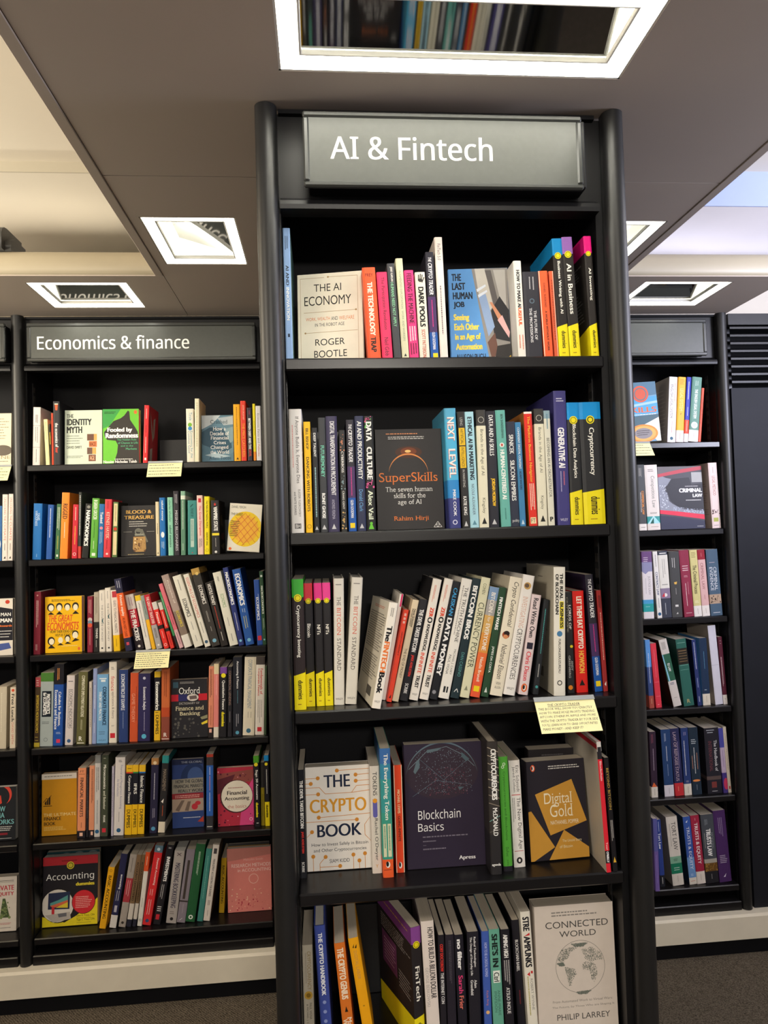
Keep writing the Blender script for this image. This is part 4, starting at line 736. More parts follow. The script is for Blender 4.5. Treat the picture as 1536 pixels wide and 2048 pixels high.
rowdef('''
595.5 612 590.5 1540.7 1d1e24 y=1758 d=.14 || || THE DEVIL TAKES BITCOIN~ece9e4~.1~.54~.52~.5~B;JAKE ADELSTEIN~d83a34~.57~.77~.44~.5~B;SCRIBE~e2dfda~.85~.945~.4~.5~b || black spine with white and red lettering at the far end
F 612.8 744.5 610 1531.5 eae4dc y=1746 lean=3 t=.03 || || THE~1d2740~.29~.7~.085~.205~b;CRYPTO~d9982c~.065~.945~.315~.445~b;BOOK~1d2740~.17~.86~.56~.68~b;How to Invest Safely in Bitcoin~2a3040~.08~.955~.735~.775;and Other Cryptocurrencies~2a3040~.11~.925~.79~.83;SIAM KIDD~2a3040~.35~.66~.895~.93;#l~d08a34~.008~.5,.045 1,.04;#c~d08a34~.5~.045~.03;#l~d08a34~.008~0,.11 .2,.11;#c~d08a34~.2~.11~.03;#l~d08a34~.008~0,.16 .09,.16;#c~d08a34~.09~.16~.03;#c~d08a34~.79~.095~.03;#l~d08a34~.008~.79,.095 1,.09;#c~d08a34~.79~.155~.03;#l~d08a34~.008~.79,.155 1,.15;#l~d08a34~.008~0,.2 .22,.2 .31,.265 .72,.265 .8,.2 1,.2;#l~d08a34~.008~.72,.265 1,.25;#c~d08a34~.2~.265~.03;#l~d08a34~.008~0,.265 .2,.265;#c~d08a34~.2~.49~.03;#l~d08a34~.008~.2,.49 1,.475;#c~d08a34~.79~.53~.03;#l~d08a34~.008~0,.53 .79,.53;#c~d08a34~.09~.625~.03;#l~d08a34~.008~.09,.625 0,.68;#l~d08a34~.008~1,.51 .91,.58 .91,.68 1,.74;#c~d08a34~.1~.86~.03;#l~d08a34~.008~.1,.86 .1,1;#c~d08a34~.29~.87~.03;#l~d08a34~.008~.29,.87 .2,.93 .2,1;#c~d08a34~.51~.965~.03;#l~d08a34~.008~.2,.965 .51,.965;#c~d08a34~.72~.865~.03;#l~d08a34~.008~.72,.865 .72,1;#c~d08a34~.81~.925~.03;#l~d08a34~.008~.81,.925 .81,1;#c~d08a34~.9~.86~.03;#l~d08a34~.008~.9,.86 .9,1 || white face-out cover with orange circuit lines
745.3 764.6 739 1533 e4dace y=1748 || || TOKENS~2a282c~.055~.275~.44~.5;#r~6a66b4~.22~.7~.31~.46;#c~6a66b4~.46~.46~.24;#c~f0a02c~.46~.325~.24;Rachel O'Dwyer~2a282c~.49~.88~.44~.5;Y~d8a030~.915~.945~.3~.5~h || white spine with a purple and yellow pill shape
766.6 788 758 1498 3f9a86 y=1756.5 d=.16 || 0~.12~3f6fae;.12~.24~3a8aa8;.24~.5~3c9896;.86~1~ea5f30 || The Everything Token~f2f0e4~.04~.555~.5~.5~b;#r~d8d8b4~.12~.42~.585~.84;#r~d8d8b4~.55~.88~.585~.84;#g~4a8a70~.15~.4~.6~.83~1~v;#g~4a8a70~.57~.85~.6~.83~1~v;#e~f4efe8~.5~.9~.2~.024;#e~1f1d1c~.45~.895~.13~.02;#g~6a2a18~.1~.9~.935~.945~1 || teal spine with an orange foot
793 810 785.5 1531 e84a28 y=1746.5 || || #r~f0d8bc~0~.1~0~1;#r~f0d8bc~.9~1~0~1;MICHAEL LEWIS~f6d8a8~.23~.45~.3~.52~b;GOING INFINITE~4a2018~.475~.71~.3~.52~b;#e~f4efe8~.5~.93~.2~.03;#e~1f1d1c~.45~.925~.12~.022 || orange-red spine edged with cream
F 814.6 976 802.4 1485.3 30283a y=1741 y2=1734 lean=2 t=.025 bc=30283a || || #e~372c38~.48~.235~.47~.22;#d~7a8a98~.14~.86~.05~.4~420~.004;#d~8a4a5a~.3~.8~.2~.42~220~.004;#o~5f727e~.48~.29~.46~.02~8~172;#l~8aa0aa~.004~.06,.2 .3,.06 .55,.03 .75,.1 .9,.2;#l~6a8090~.003~.1,.42 .4,.3 .85,.35;#l~6a8090~.003~.2,.12 .5,.3 .8,.15;#p~5d6f78~.3,.05 .5,.035 .44,.06 .3,.075;#p~5d6f78~.16,.14 .2,.12 .2,.19 .14,.24 .12,.22;#p~4f626c~.74,.08 .84,.14 .8,.16 .74,.12;#p~4f626c~.68,.36 .76,.365 .7,.39;Blockchain~f2f0f0~.16~.7~.535~.61~n;Basics~f2f0f0~.155~.48~.64~.705~n;#g~77707e~.21~.85~.735~.765~1;#g~77707e~.21~.42~.775~.795~1;#r~77707e~.21~.25~.815~.818;#g~77707e~.21~.55~.835~.86~1;Apress~f2f0f0~.66~.87~.915~.955~b || dark purple face-out cover with a dotted globe
982 1005 972.6 1484.5 3a3634 k=h y=1750.5 d=.165 || .7~1~2c2a2c || #l~a89a88~.07~0,.04 1,.08;#l~a89a88~.07~0,.1 1,.14;#l~a89a88~.07~0,.16 1,.2;#l~a89a88~.07~0,.22 1,.26;#l~a89a88~.07~0,.28 1,.31;#l~a89a88~.07~0,.34 1,.37;#l~8a7e70~.07~0,.4 1,.43;#l~8a7e70~.07~0,.46 1,.49;#l~6a9a94~.07~0,.6 1,.56;#l~5a5650~.07~0,.68 1,.66;CRYPTOCURRENCIES~f4f2ee~.055~.44~.48~.55~B;McDONALD~f4f2ee~.5~.71~.42~.55~b;agenda~f0eeea~.915~.94~.8~.5~hb || black and tan striped hardback with white lettering
1007.8 1026 997 1514.5 51a23a y=1744 || .955~1~24222a || #o~dff0d4~.4~.09~.16~.06;#o~dff0d4~.55~.065~.16~.06;Cryptocurrencies and Blockchains~2c5a24~.13~.73~.3~.5;DuPont~2c5a24~.79~.87~.3~.5;polity~2c5a24~.9~.95~.24~.5 || leaf green spine with dark lettering
1029 1051.5 1017 1522 eae5e0 y=1736 || || Eric Schmidt~3a3638~.05~.3~.26~.72~s;Jared Cohen~3a3638~.06~.3~.26~.38~s;#r~c84a4a~.1~.9~.32~.327;The New Digital Age~2a2628~.35~.83~.4~.66~s;#g~9a9694~.1~.4~.35~.6~2~v;#r~b04a4a~.1~.9~.845~.85;#e~2a2628~.5~.935~.26~.03;#e~eae5e0~.5~.935~.1~.015 || white spine with black serif lettering beside the green one
F 1064 1190 1052 1496 2a2628 dy=.075 lean=0 t=.03 || || #g~5a5658~.3~.9~.05~.1~2 || dark book standing behind the gold and black cover
F 1062.4 1199.5 1050 1518.5 26222a y=1727 yaw=3 lean=4 t=.035 bc=6a2f28 || || #p~c48f38~.13,.335 .77,.205 .99,.635 .355,.755;#p~c48f38~0,.505 .05,.5 .42,.875 .06,1 0,1;#p~c48f38~.59,.71 1,.9 1,1 .31,1;#e~d85a34~.115~.07~.038~.035;#e~f4efe8~.115~.07~.02~.024;#e~26222a~.105~.068~.012~.018;#g~c8c4c0~.38~.96~.05~.095~2;Digital~eee2c4~.28~.76~.33~.475~s;Gold~eee2c4~.37~.76~.45~.575~s;NATHANIEL POPPER~eee2c4~.37~.85~.61~.65;The Untold Story~e4d4a8~.55~.88~.805~.84;of Bitcoin~e4d4a8~.5~.72~.86~.89 || black face-out cover with gold paper shapes
1212.5 1223 1191.5 1484.5 dd2a3a y=1746 d=.19 p=w bc=bdb5a8 || 0~.075~e4e0da;.075~.135~26242a;.835~.93~1f1d22 || #r~26242a~.1~.9~.04~.075;Blockchain~f6c8c8~.15~.3~.44~.5~b;Tour~f6c8c8~.77~.83~.4~.5~b;O'REILLY~f2f0f0~.84~.925~.5~.5~B || thin red and white paperback beside the gold and black cover || || #r~c02a36~.1~1~.02~.06
1226.5 1236.5 1207.5 1516 1c1a1e y=1744 || || BEYOND BITCOIN~cfa84a~.09~.46~.46~.5~s;#g~b8b4b0~.2~.75~.55~.74~2~v;#p~e0b03a~.2,.92 .5,.87 .8,.92 || black spine with gold serif lettering
''', 1.42, -.664, ((597, 1755), (1240, 1735)), "middle bookcase fourth shelf", "books on the middle bookcase's fourth shelf")

rowdef('''
603 627 598.5 1891.7 b9b1a0 dy=.02 || || CRYPTOCURRENCY~8f7a4a~.06~.41~.36~.62;#g~9a9284~.2~.4~.07~.4~1~v;#c~c0993e~.5~.46~.4;#c~8a6a24~.5~.46~.22;PAUL VIGNA~4a463e~.53~.68~.22~.68;& MICHAEL J. CASEY~4a463e~.54~.78~.22~.34 || stone grey spine with a gold coin
640.9 663.5 627.6 1853 3f4f9c p=w k=h || || THE CRYPTO HANDBOOK~eef0f6~.055~.52~.38~.5~B;#c~8f9cd0~.5~.57~.16;#c~8f9cd0~.5~.64~.16;#c~8f9cd0~.5~.71~.16 || royal blue hardback with spaced white lettering
685 707 667.9 1888 d8742a || || THE CRYPTO GENIUS~f6e2c8~.045~.49~.6~.5~B;#p~2a2018~.35,.6 .5,.55 .65,.6;Matt~f6e2c8~.65~.76~.4~.7~b;Walker~f6e2c8~.66~.8~.4~.3~b || brown-orange spine with blocky cream lettering
723.9 744.5 696 1878.5 f0a818 || || #p~2a2418~.3,.08 .5,.05 .42,.085;#p~2a2418~.5,.085 .75,.055 .68,.09;DIGITAL LABOR~c89a50~.11~.35~.32~.5;#g~a87a20~.4~.6~.55~.6~1 || amber leaning spine with a small black mark
830 852 821 1856 2a2628 D=8a4a98 yaw=17 d=.18 dy=.0 || || FinTech~.44~.32~.6 || purple-topped black and yellow guide turned to show its back || || #r~7a3e84~0~1~0~.135;#g~c8a83a~.1~.95~.05~.07~1;#g~8a8482~.1~.95~.17~.3~6;#r~6a3a62~.12~.55~.32~.6;#g~b890b0~.18~.52~.36~.56~7;#g~8a8482~.6~.95~.48~.64~6
854 880 841 1844 e8dcd4 d=.16 || || HOW TO BUILD A BILLION DOLLAR~2a272a~.05~.6~.42~.68~b;GEORGE BERKOWSKI~b0a8a4~.36~.66~.24~.25 || broad white spine with condensed black lettering
881.7 894 875.5 1871 26232a || || CORY DOCTOROW~d8342c~.08~.32~.5~.5~B;THE INTERNET CON~e8e6e6~.33~.6~.5~.5~b || black spine with red then white lettering
896 913.5 888.3 1870.7 2a2630 || || #g~5a5660~.35~.65~.05~.5~2~v || black spine with barely visible lettering
917 935 908.5 1870.8 22202a || || no filter~f4f2f2~.04~.31~.5~.5~B;Sarah~e0407a~.36~.52~.5~.5~b;Frier~e87a6a~.54~.66~.5~.5~b || black spine with white then pink lettering
940 963 932.8 1865 26242c || || Radical Technologies:~eceaea~.045~.31~.24~.62~b;The Design of Everyday Life~eceaea~.045~.38~.24~.3~b;Adam~eceaea~.42~.49~.24~.62~b;Greenfield~eceaea~.42~.55~.24~.3~b || black spine with two lines of small white lettering
969.5 985 961.4 1863.7 4360b4 || || HOW TO BE A DIGITAL NOMAD~b4bce8~.1~.4~.38~.5~b;Kayla Ihrig~d0806a~.52~.65~.34~.5;#c~e8b878~.5~.71~.24 || blue spine with pale condensed lettering
986.7 1008.5 976.9 1860 69ac96 || || SHE'S IN~1e2a28~.04~.33~.56~.5~B;#r~eaf0e8~.2~.85~.36~.465;Ctrl~1e2a28~.375~.455~.5~.52~b;ANNE-MARIE~3f6a5e~.53~.75~.24~.66;IMAFIDON~3f6a5e~.54~.72~.24~.34 || sea green spine with chunky black lettering
1011 1029 1000.8 1860 232128 || || AIMING HIGH~f0eeec~.045~.25~.5~.5~B;#g~b8b4b4~.15~.85~.27~.5~3~v;ATSUO INOUE~e0dede~.51~.74~.4~.5~b || black spine with small lines of print under bold lettering
1036.5 1053 1024 1841 24222a dy=.015 || || BLOCKCHAIN BABEL~eceaea~.17~.44~.4~.5~b;#g~7a3038~.35~.65~.6~.72~1~v || taller black spine beside the white one
1055.5 1076.5 1038.5 1825 ece6d8 || || STRE~26242a~.04~.15~.66~.5~B;#p~d0383a~.2,.19 .8,.165 .8,.185;AMPUNKS~26242a~.19~.43~.66~.5~B;#p~d0383a~.25,.485 .55,.465 .55,.5;#r~d0383a~.65~.85~.46~.48;#g~b0a858~.2~.42~.5~.85~1~v;ROBERT WYNNE~8a8680~.52~.76~.24~.66 || white spine with jagged black lettering
F 1077 1237.5 1062 1807.5 d9cdc2 yaw=0 lean=2 t=.035 || || #g~8a847e~.22~.8~.045~.09~2;CONNECTED~4a4846~.14~.93~.125~.175;WORLD~4a4846~.31~.77~.2~.245;#o~6a6a64~.555~.475~.31~.004;#f~6f756c~.45,.3 .66,.3 .6,.325 .5,.325~420~.011;#f~6f756c~.27,.42 .33,.34 .45,.325 .53,.33 .44,.36 .4,.41 .33,.43~420~.011;#f~6f756c~.26,.44 .34,.435 .36,.46 .3,.46~420~.011;#f~6f756c~.36,.47 .48,.49 .5,.53 .44,.58 .43,.62 .4,.61 .38,.54~420~.011;#f~6f756c~.58,.35 .7,.33 .83,.39 .84,.44 .78,.43 .7,.45 .62,.42~420~.011;#f~6f756c~.58,.45 .66,.44 .76,.47 .76,.55 .72,.6 .69,.58 .67,.51 .58,.5~420~.011;#f~6f756c~.48,.665 .68,.66 .62,.685 .53,.685~420~.011;From Automated Work to Virtual Wars:~8a847e~.19~.94~.72~.738;The Future, by Those Who are Shaping It~8a847e~.18~.96~.763~.782;PHILIP LARREY~4a4846~.235~.9~.825~.868 || white face-out cover with a leafy line globe
''', 1.40, -1.0, ((603, 2048), (1237, 2048)), "middle bookcase fifth shelf", "books on the middle bookcase's fifth shelf")
# ------------------------------------------------------------------ the economics bookcase
rowdef('''
65 79.5 66.8 814.5 d8d0cc d=.15 fc=c9bfb6 || || #g~4a4648~.3~.7~.13~.3~2~v;#r~6a6668~0~1~.315~.32;#g~6a6668~.25~.75~.34~.66~2~v;#r~6a6668~0~1~.69~.695;#g~6a6668~.3~.7~.72~.96~1~v || white paperback standing first in the row
91.8 99.5 87 839 e6d9a4 || || #g~a8986a~.3~.7~.06~.55~1~v || thin pale yellow spine behind the first white one
101 103.4 98 848 2a2822 || || #r~c8b04a~.2~.8~.2~.5 || sliver of a dark spine with yellow lettering
103.8 107.6 102 826.6 c9482e || || #g~7a241a~.3~.7~.1~.8~1~v || thin rust red spine
108.2 120.8 107 803 2a2a2e d=.15 || || #p~e85a30~.25,.04 .75,.04 .65,.14 .35,.14;#r~f0d8c0~.22~.78~.035~.05;the economics of~eceae6~.34~.72~.5~.5~b;beer~e0482c~.73~.81~.5~.5~b || black spine with a small orange beer glass
F 128.9 204.3 129 820.5 cfd9c6 dy=.02 lean=3 t=.025 || || THE~2a2c2a~.06~.24~.07~.14~b;IDENTITY~2a2c2a~.06~.72~.16~.275~B;MYTH~2a2c2a~.06~.47~.3~.42~B;#g~5a625a~.06~.5~.45~.63~4;DAVID SWIFT~2a2c2a~.06~.46~.655~.705~b;#g~6a726a~.06~.5~.83~.88~2;#r~6a4a3a~.6~.78~.44~.56;#r~e8a45a~.78~.86~.44~.56;#r~d87a4a~.65~.86~.57~.68;RACE~4a2418~.67~.83~.59~.66~b;#r~6a5044~.6~.74~.69~.81;#r~e8a45a~.74~.84~.69~.81;#r~7a4a3a~.64~.83~.82~.94;AGE~e0b08a~.67~.8~.84~.92~b || pale green face-out cover with stacked wooden blocks
F 205.3 278 204.5 818 6cbf3a dy=.02 lean=3 t=.03 p=w || || #p~3f9a4a~0,0 .5,0 .2,.3 0,.36;#p~36332f~.04,.42 .12,.36 .3,.22 .5,.17 .6,.12 .7,.03 .74,.05 .76,.2 .9,.34 .97,.42 1,.55 1,1 .3,1 .4,.8 .42,.66 .36,.58 .12,.56 .06,.5;#g~1e3a1e~.05~.4~.04~.09~2;Fooled by~f4f2ee~.13~.82~.34~.44~B;Randomness~f4f2ee~.08~.98~.44~.53~B;The Hidden Role~5ab888~.4~.93~.545~.58;of Chance in Life~5ab888~.42~.97~.6~.64;and in the~5ab888~.5~.84~.66~.69;Markets~5ab888~.64~.94~.71~.75;#g~e8e6e0~.33~.96~.9~.93~1;Nassim Nicholas Taleb~f4f2ee~.02~.94~.935~.985~b;#e~e06a34~.91~.06~.045~.035 || green face-out cover with a dark pointed silhouette
285.8 295.3 289 810.5 d62f33 d=.15 fc=8f1f26 || || #g~f2c8c0~.25~.7~.06~.28~1~v;#g~7a1a1c~.25~.7~.34~.5~1~v;#g~f2c8c0~.25~.7~.55~.85~1~v;#r~f2e8e0~.3~.7~.91~.95 || bright red paperback showing its red and grey front || #p~8a8480~.15,.1 .3,.25 .5,.5 .45,.6 .3,.4;#p~8a8480~.5,.2 .7,.15 .6,.5 .5,.55;#p~8a8480~.2,.75 .45,.7 .4,.98 .2,.98
374.2 389 371.3 817.8 e8e2d0 || || Tirole~4a8aa8~.07~.22~.4~.6;#c~7ab23a~.5~.3~.28;#c~3a8ac8~.5~.37~.28;Economics for the~4a8a9a~.42~.92~.32~.68;Common Good~4a7a9a~.42~.83~.32~.34 || cream spine with green and blue dots
389.6 398.3 389.6 797.3 e6dfc2 d=.15 || || #g~a89a7a~.3~.7~.06~.95~1~v || tallest spine, thin and cream
F 404 467.5 401.5 830.5 5f8296 dy=.03 lean=3 t=.03 || || #p~c2ccd2~0,0 .6,0 .35,.18 0,.3;#p~a8b6c0~.5,.06 1,.02 1,.2 .7,.22;#p~335468~0,.36 .25,.26 .6,.26 .9,.4 .95,.7 .6,.85 .2,.75 0,.6;#p~7d9aa8~.7,.3 1,.25 1,.55 .9,.6;#p~54788c~0,.62 .4,.72 .7,.9 1,.8 1,1 0,1;#p~a8bcc6~.1,.85 .4,.8 .9,.88 .5,.92;Crashed~243844~.28~.82~.1~.18~s;How a~f4f2ee~.36~.76~.25~.33~s;Decade of~f4f2ee~.27~.86~.35~.43~s;Financial~f4f2ee~.28~.85~.45~.52~s;Crises~f4f2ee~.38~.76~.55~.62~s;Changed~f4f2ee~.28~.84~.65~.74~s;the World~f4f2ee~.27~.86~.755~.825~s;Adam Tooze~1f3442~.22~.92~.885~.95~s || slate blue face-out cover with a breaking wave
469 482.2 465.3 808.8 f0ab1e || || #g~6a4a14~.3~.7~.05~.9~1~v;#p~3a2a10~.3,.97 .5,.93 .7,.97 || amber spine next to the wave cover
483.3 493.8 480.3 802 e2412f || || JUSTIN URQUHART~f0b8a0~.07~.32~.38~.5~b;THE PRICE CATCHERS~f0a03a~.37~.93~.5~.5~b || orange-red spine with yellow capitals
496.2 505.5 494 815.6 3a3642 || || #g~c84a6a~.3~.7~.05~.15~1~v;BETWEEN DEBT AND THE~f0eeea~.2~.78~.5~.5~B;DEVIL~d8483a~.79~.92~.5~.5~b || dark spine with white then red lettering
507.6 512.8 506 807.7 ecdb26 || .84~1~e88a2a || #g~a08a1a~.3~.7~.3~.6~1~v || thin lemon spine with an orange foot
515.2 526.8 513.2 812 e2dfe2 || || Economic Facts and~6a686e~.14~.68~.4~.5~s;Fallacies~c8785a~.7~.92~.4~.5~s || white spine last in the row
''', 2.672, .284, ((58, 930), (529, 920)), "economics bookcase top shelf", "books on the economics bookcase's top shelf")

rowdef('''
64.3 81.8 67.5 1007 1f6cb4 d=.15 || || YANIS~c8dcf0~.17~.3~.3~.62;VAROUFAKIS~c8dcf0~.13~.4~.3~.36;#g~8ab0d8~.4~.6~.9~.97~1~v || wide blue spine standing first in the row
92 103.3 96.3 1009.4 2a57a0 || || #g~e0e6f0~.3~.7~.07~.75~1~v || narrower blue spine with a white line of print
109.6 118.4 114 1008 3f6b48 || || #g~d8d8c8~.15~.85~.06~.55~2~v;#g~c8b04a~.3~.7~.58~.85~1~v;#r~e0e0d8~.3~.7~.92~.96 || dark green spine before the orange one
119.3 134.6 124.3 985 f08a2c d=.16 || || RIGGED~2a2420~.17~.4~.6~.5~b;#g~f6e2c8~.3~.7~.45~.72~1~v || tall bright orange spine with bold black title
143.3 154.8 147.3 1009 c9293a || || #g~f2d8c8~.2~.8~.05~.36~1~v;#g~f2d04a~.2~.8~.4~.8~1~v;#o~f0dcd8~.5~.92~.3~.08 || crimson spine with white and yellow print
155.2 161.8 156.5 984.4 3a3d3a d=.17 || .82~1~c84438 || #g~e8e6e0~.3~.7~.05~.75~1~v || tall dark grey spine with a red foot
163.3 177.5 173 1007 232423 || || #c~8a8a84~.5~.06~.26;NARCONOMICS~f2f1ec~.12~.78~.62~.5~B || black spine with large white leaning capitals
178.9 194.2 183 996.5 5fa63c d=.15 p=w || || #r~dfead2~.25~.75~.03~.05;GREEN GROCER~f2f4ea~.06~.36~.5~.5~b;#g~2c5a20~.3~.6~.38~.7~1~v;#g~dcecc8~.3~.6~.72~.88~1~v;#r~e4eedc~.25~.75~.92~.97 || leaf green paperback with white lettering
195.5 206 199 1008 2b6ba6 || || Tanked~f2f1ee~.15~.36~.5~.5~b;#c~e08a9a~.5~.45~.3;#g~a8c4dc~.2~.8~.52~.75~2~v || blue spine with a pink blot beside the green one
206.8 220.6 210.3 998.5 d23c46 p=w || || #g~7a1a20~.3~.6~.03~.2~1~v;KEYNES HAYEK~f4dcc8~.22~.68~.46~.5~s;#g~7a1a20~.3~.6~.7~.9~1~v;#r~f0d8d4~.35~.65~.925~.955 || red spine with pale serif lettering
224 234.2 227 1004 5e7a4a fc=2c2a24 || || #r~e0cfa0~.15~.85~.03~.44;#r~e0cfa0~.15~.85~.54~.96;#c~c8442c~.5~.49~.35;#g~6a5a3a~.3~.7~.06~.4~1~v || green spine with tan panels and a red spot
F 241 312 245 1011 2b292a dy=.02 lean=3 t=.03 || || BLOOD &~e0b05a~.15~.88~.09~.16~b;TREASURE~e0b05a~.1~.95~.2~.27~b;#g~d8d4cc~.24~.76~.3~.43~3;#l~a8a49c~.008~.08,.52 .32,.52;#l~a8a49c~.008~.74,.52 .96,.52;#o~7a7a72~.5~.52~.1~.03;#p~6a6a60~.42,.47 .62,.47 .78,.72 .74,.74 .6,.54 .44,.52;#p~8a8a7c~.4,.56 .66,.56 .66,.6 .4,.6;#p~b08a54~.36,.62 .7,.62 .72,.86 .66,.92 .42,.92 .34,.86;#d~e8d0a0~.38~.68~.65~.9~26~.022;#d~6a4a34~.38~.68~.65~.9~20~.025;#g~b8a878~.2~.8~.955~.98~1 || black face-out cover with a jar-like grenade
313 319.8 312 1003.7 e2d4b2 || || #g~5a5444~.3~.7~.4~.65~1~v;#p~2a2820~.3,.96 .5,.93 .7,.96 || thin cream spine beside the black cover
321 331.8 319.3 995.5 2470b8 || || naked money~f2f4f6~.05~.4~.46~.5~b;#e~f2f4f6~.5~.64~.32~.05;#g~c8dcec~.2~.8~.76~.88~2~v || sky blue spine with lower-case white lettering
337 347.3 335.3 995 8fcdb2 || || charles wheelan~2f5a4a~.05~.42~.42~.5;naked statistics~2f5a4a~.48~.86~.42~.5~b || mint green spine with lower-case dark lettering
349.3 359.5 346 982.4 36323a d=.16 || || #g~b8b4bc~.2~.8~.05~.22~2~v;MISSING BILLIONAIRES~e4e2e8~.3~.93~.46~.5~s || tall dark brown spine with spaced white serif capitals
362.2 371.3 361.3 982.4 5f8a72 d=.16 || 0~.07~8ab49c;.07~.13~e2e8d8 || #g~e2ecdc~.2~.7~.15~.72~1~v;#g~c8dcc8~.2~.7~.82~.96~1~v || tall grey-green spine beside the brown one
376 393.8 375.3 1001 3f8a86 || || #l~1f4a48~.1~.3,.12 .6,.07;THE ART OF~20504e~.14~.3~.3~.5~b;#r~b8d0c4~.32~.7~.34~.86;#g~4a7a74~.38~.64~.36~.84~2~v;#p~c8505a~.4,.97 .5,.95 .6,.97 || wide teal spine with a pale label
396 407.4 394.8 991 ecc9c0 || || #r~c8303c~.25~.75~.05~.12;The Great Disruption~d0404a~.17~.68~.46~.5~b;ADRIAN~4a3a3c~.73~.86~.3~.66;WOOLDRIDGE~4a3a3c~.73~.88~.3~.34 || pale pink spine with red lettering
409.2 419.6 408.6 993 f2dd1c || || THE MAN ON MAKING PEOPLE~4a441a~.07~.55~.36~.5~b;ANDREW YANG~4a441a~.62~.85~.36~.5~b;#o~a08c1a~.5~.93~.3~.06 || lemon yellow spine
424.3 440 422.6 1001 2c2b2d d=.16 fc=332a26 || || #p~d83c34~.5,.04 .56,.065 .68,.065 .58,.08 .62,.105 .5,.09 .38,.105 .42,.08 .32,.065 .44,.065;VAMPIRE STATE~f2f0ec~.12~.57~.5~.55~B;#r~e8d23a~.05~.98~.61~.655;#g~b8b4ae~.4~.6~.7~.88~1~v;#c~e8e6e2~.5~.96~.16 || black paperback with a red star and showing its dark front || #p~6a5a44~.2,.3 .5,.25 .6,.5 .3,.45;#p~7a4038~.3,.62 .8,.6 .7,.75 .3,.72;#p~8a7a5a~.2,.85 .8,.8 .7,.95
F 460 525 467.8 1004.6 e8e2d2 dy=.02 lean=3 roll=5 sx=-.012 t=.015 || || #e~f0cc2a~.52~.53~.52~.37;#e~f0b43c~.52~.53~.4~.29;#l~d8643a~.012~.1,.35 .7,.85;#l~d8643a~.012~.2,.28 .85,.8;#l~d8643a~.012~.35,.24 .95,.7;#l~d8643a~.012~.5,.2 .98,.58;#l~d8643a~.012~.06,.46 .52,.86;#l~d8643a~.012~.9,.35 .3,.85;#l~d8643a~.012~.8,.26 .14,.78;#l~d8643a~.012~.64,.22 .08,.66;#l~d8643a~.012~.96,.48 .45,.88;#l~d8643a~.012~.48,.2 .06,.54;DANIEL YERGIN~4a4a3a~.06~.5~.05~.1;THE QUEST~4a4a3a~.06~.42~.2~.26;#g~4a442a~.06~.36~.36~.7~9;#e~e06a34~.1~.955~.045~.03 || cream face-out cover with a yellow gridded disc
''', 2.672, -.056, ((58, 1120), (532, 1106)), "economics bookcase second shelf", "books on the economics bookcase's second shelf")

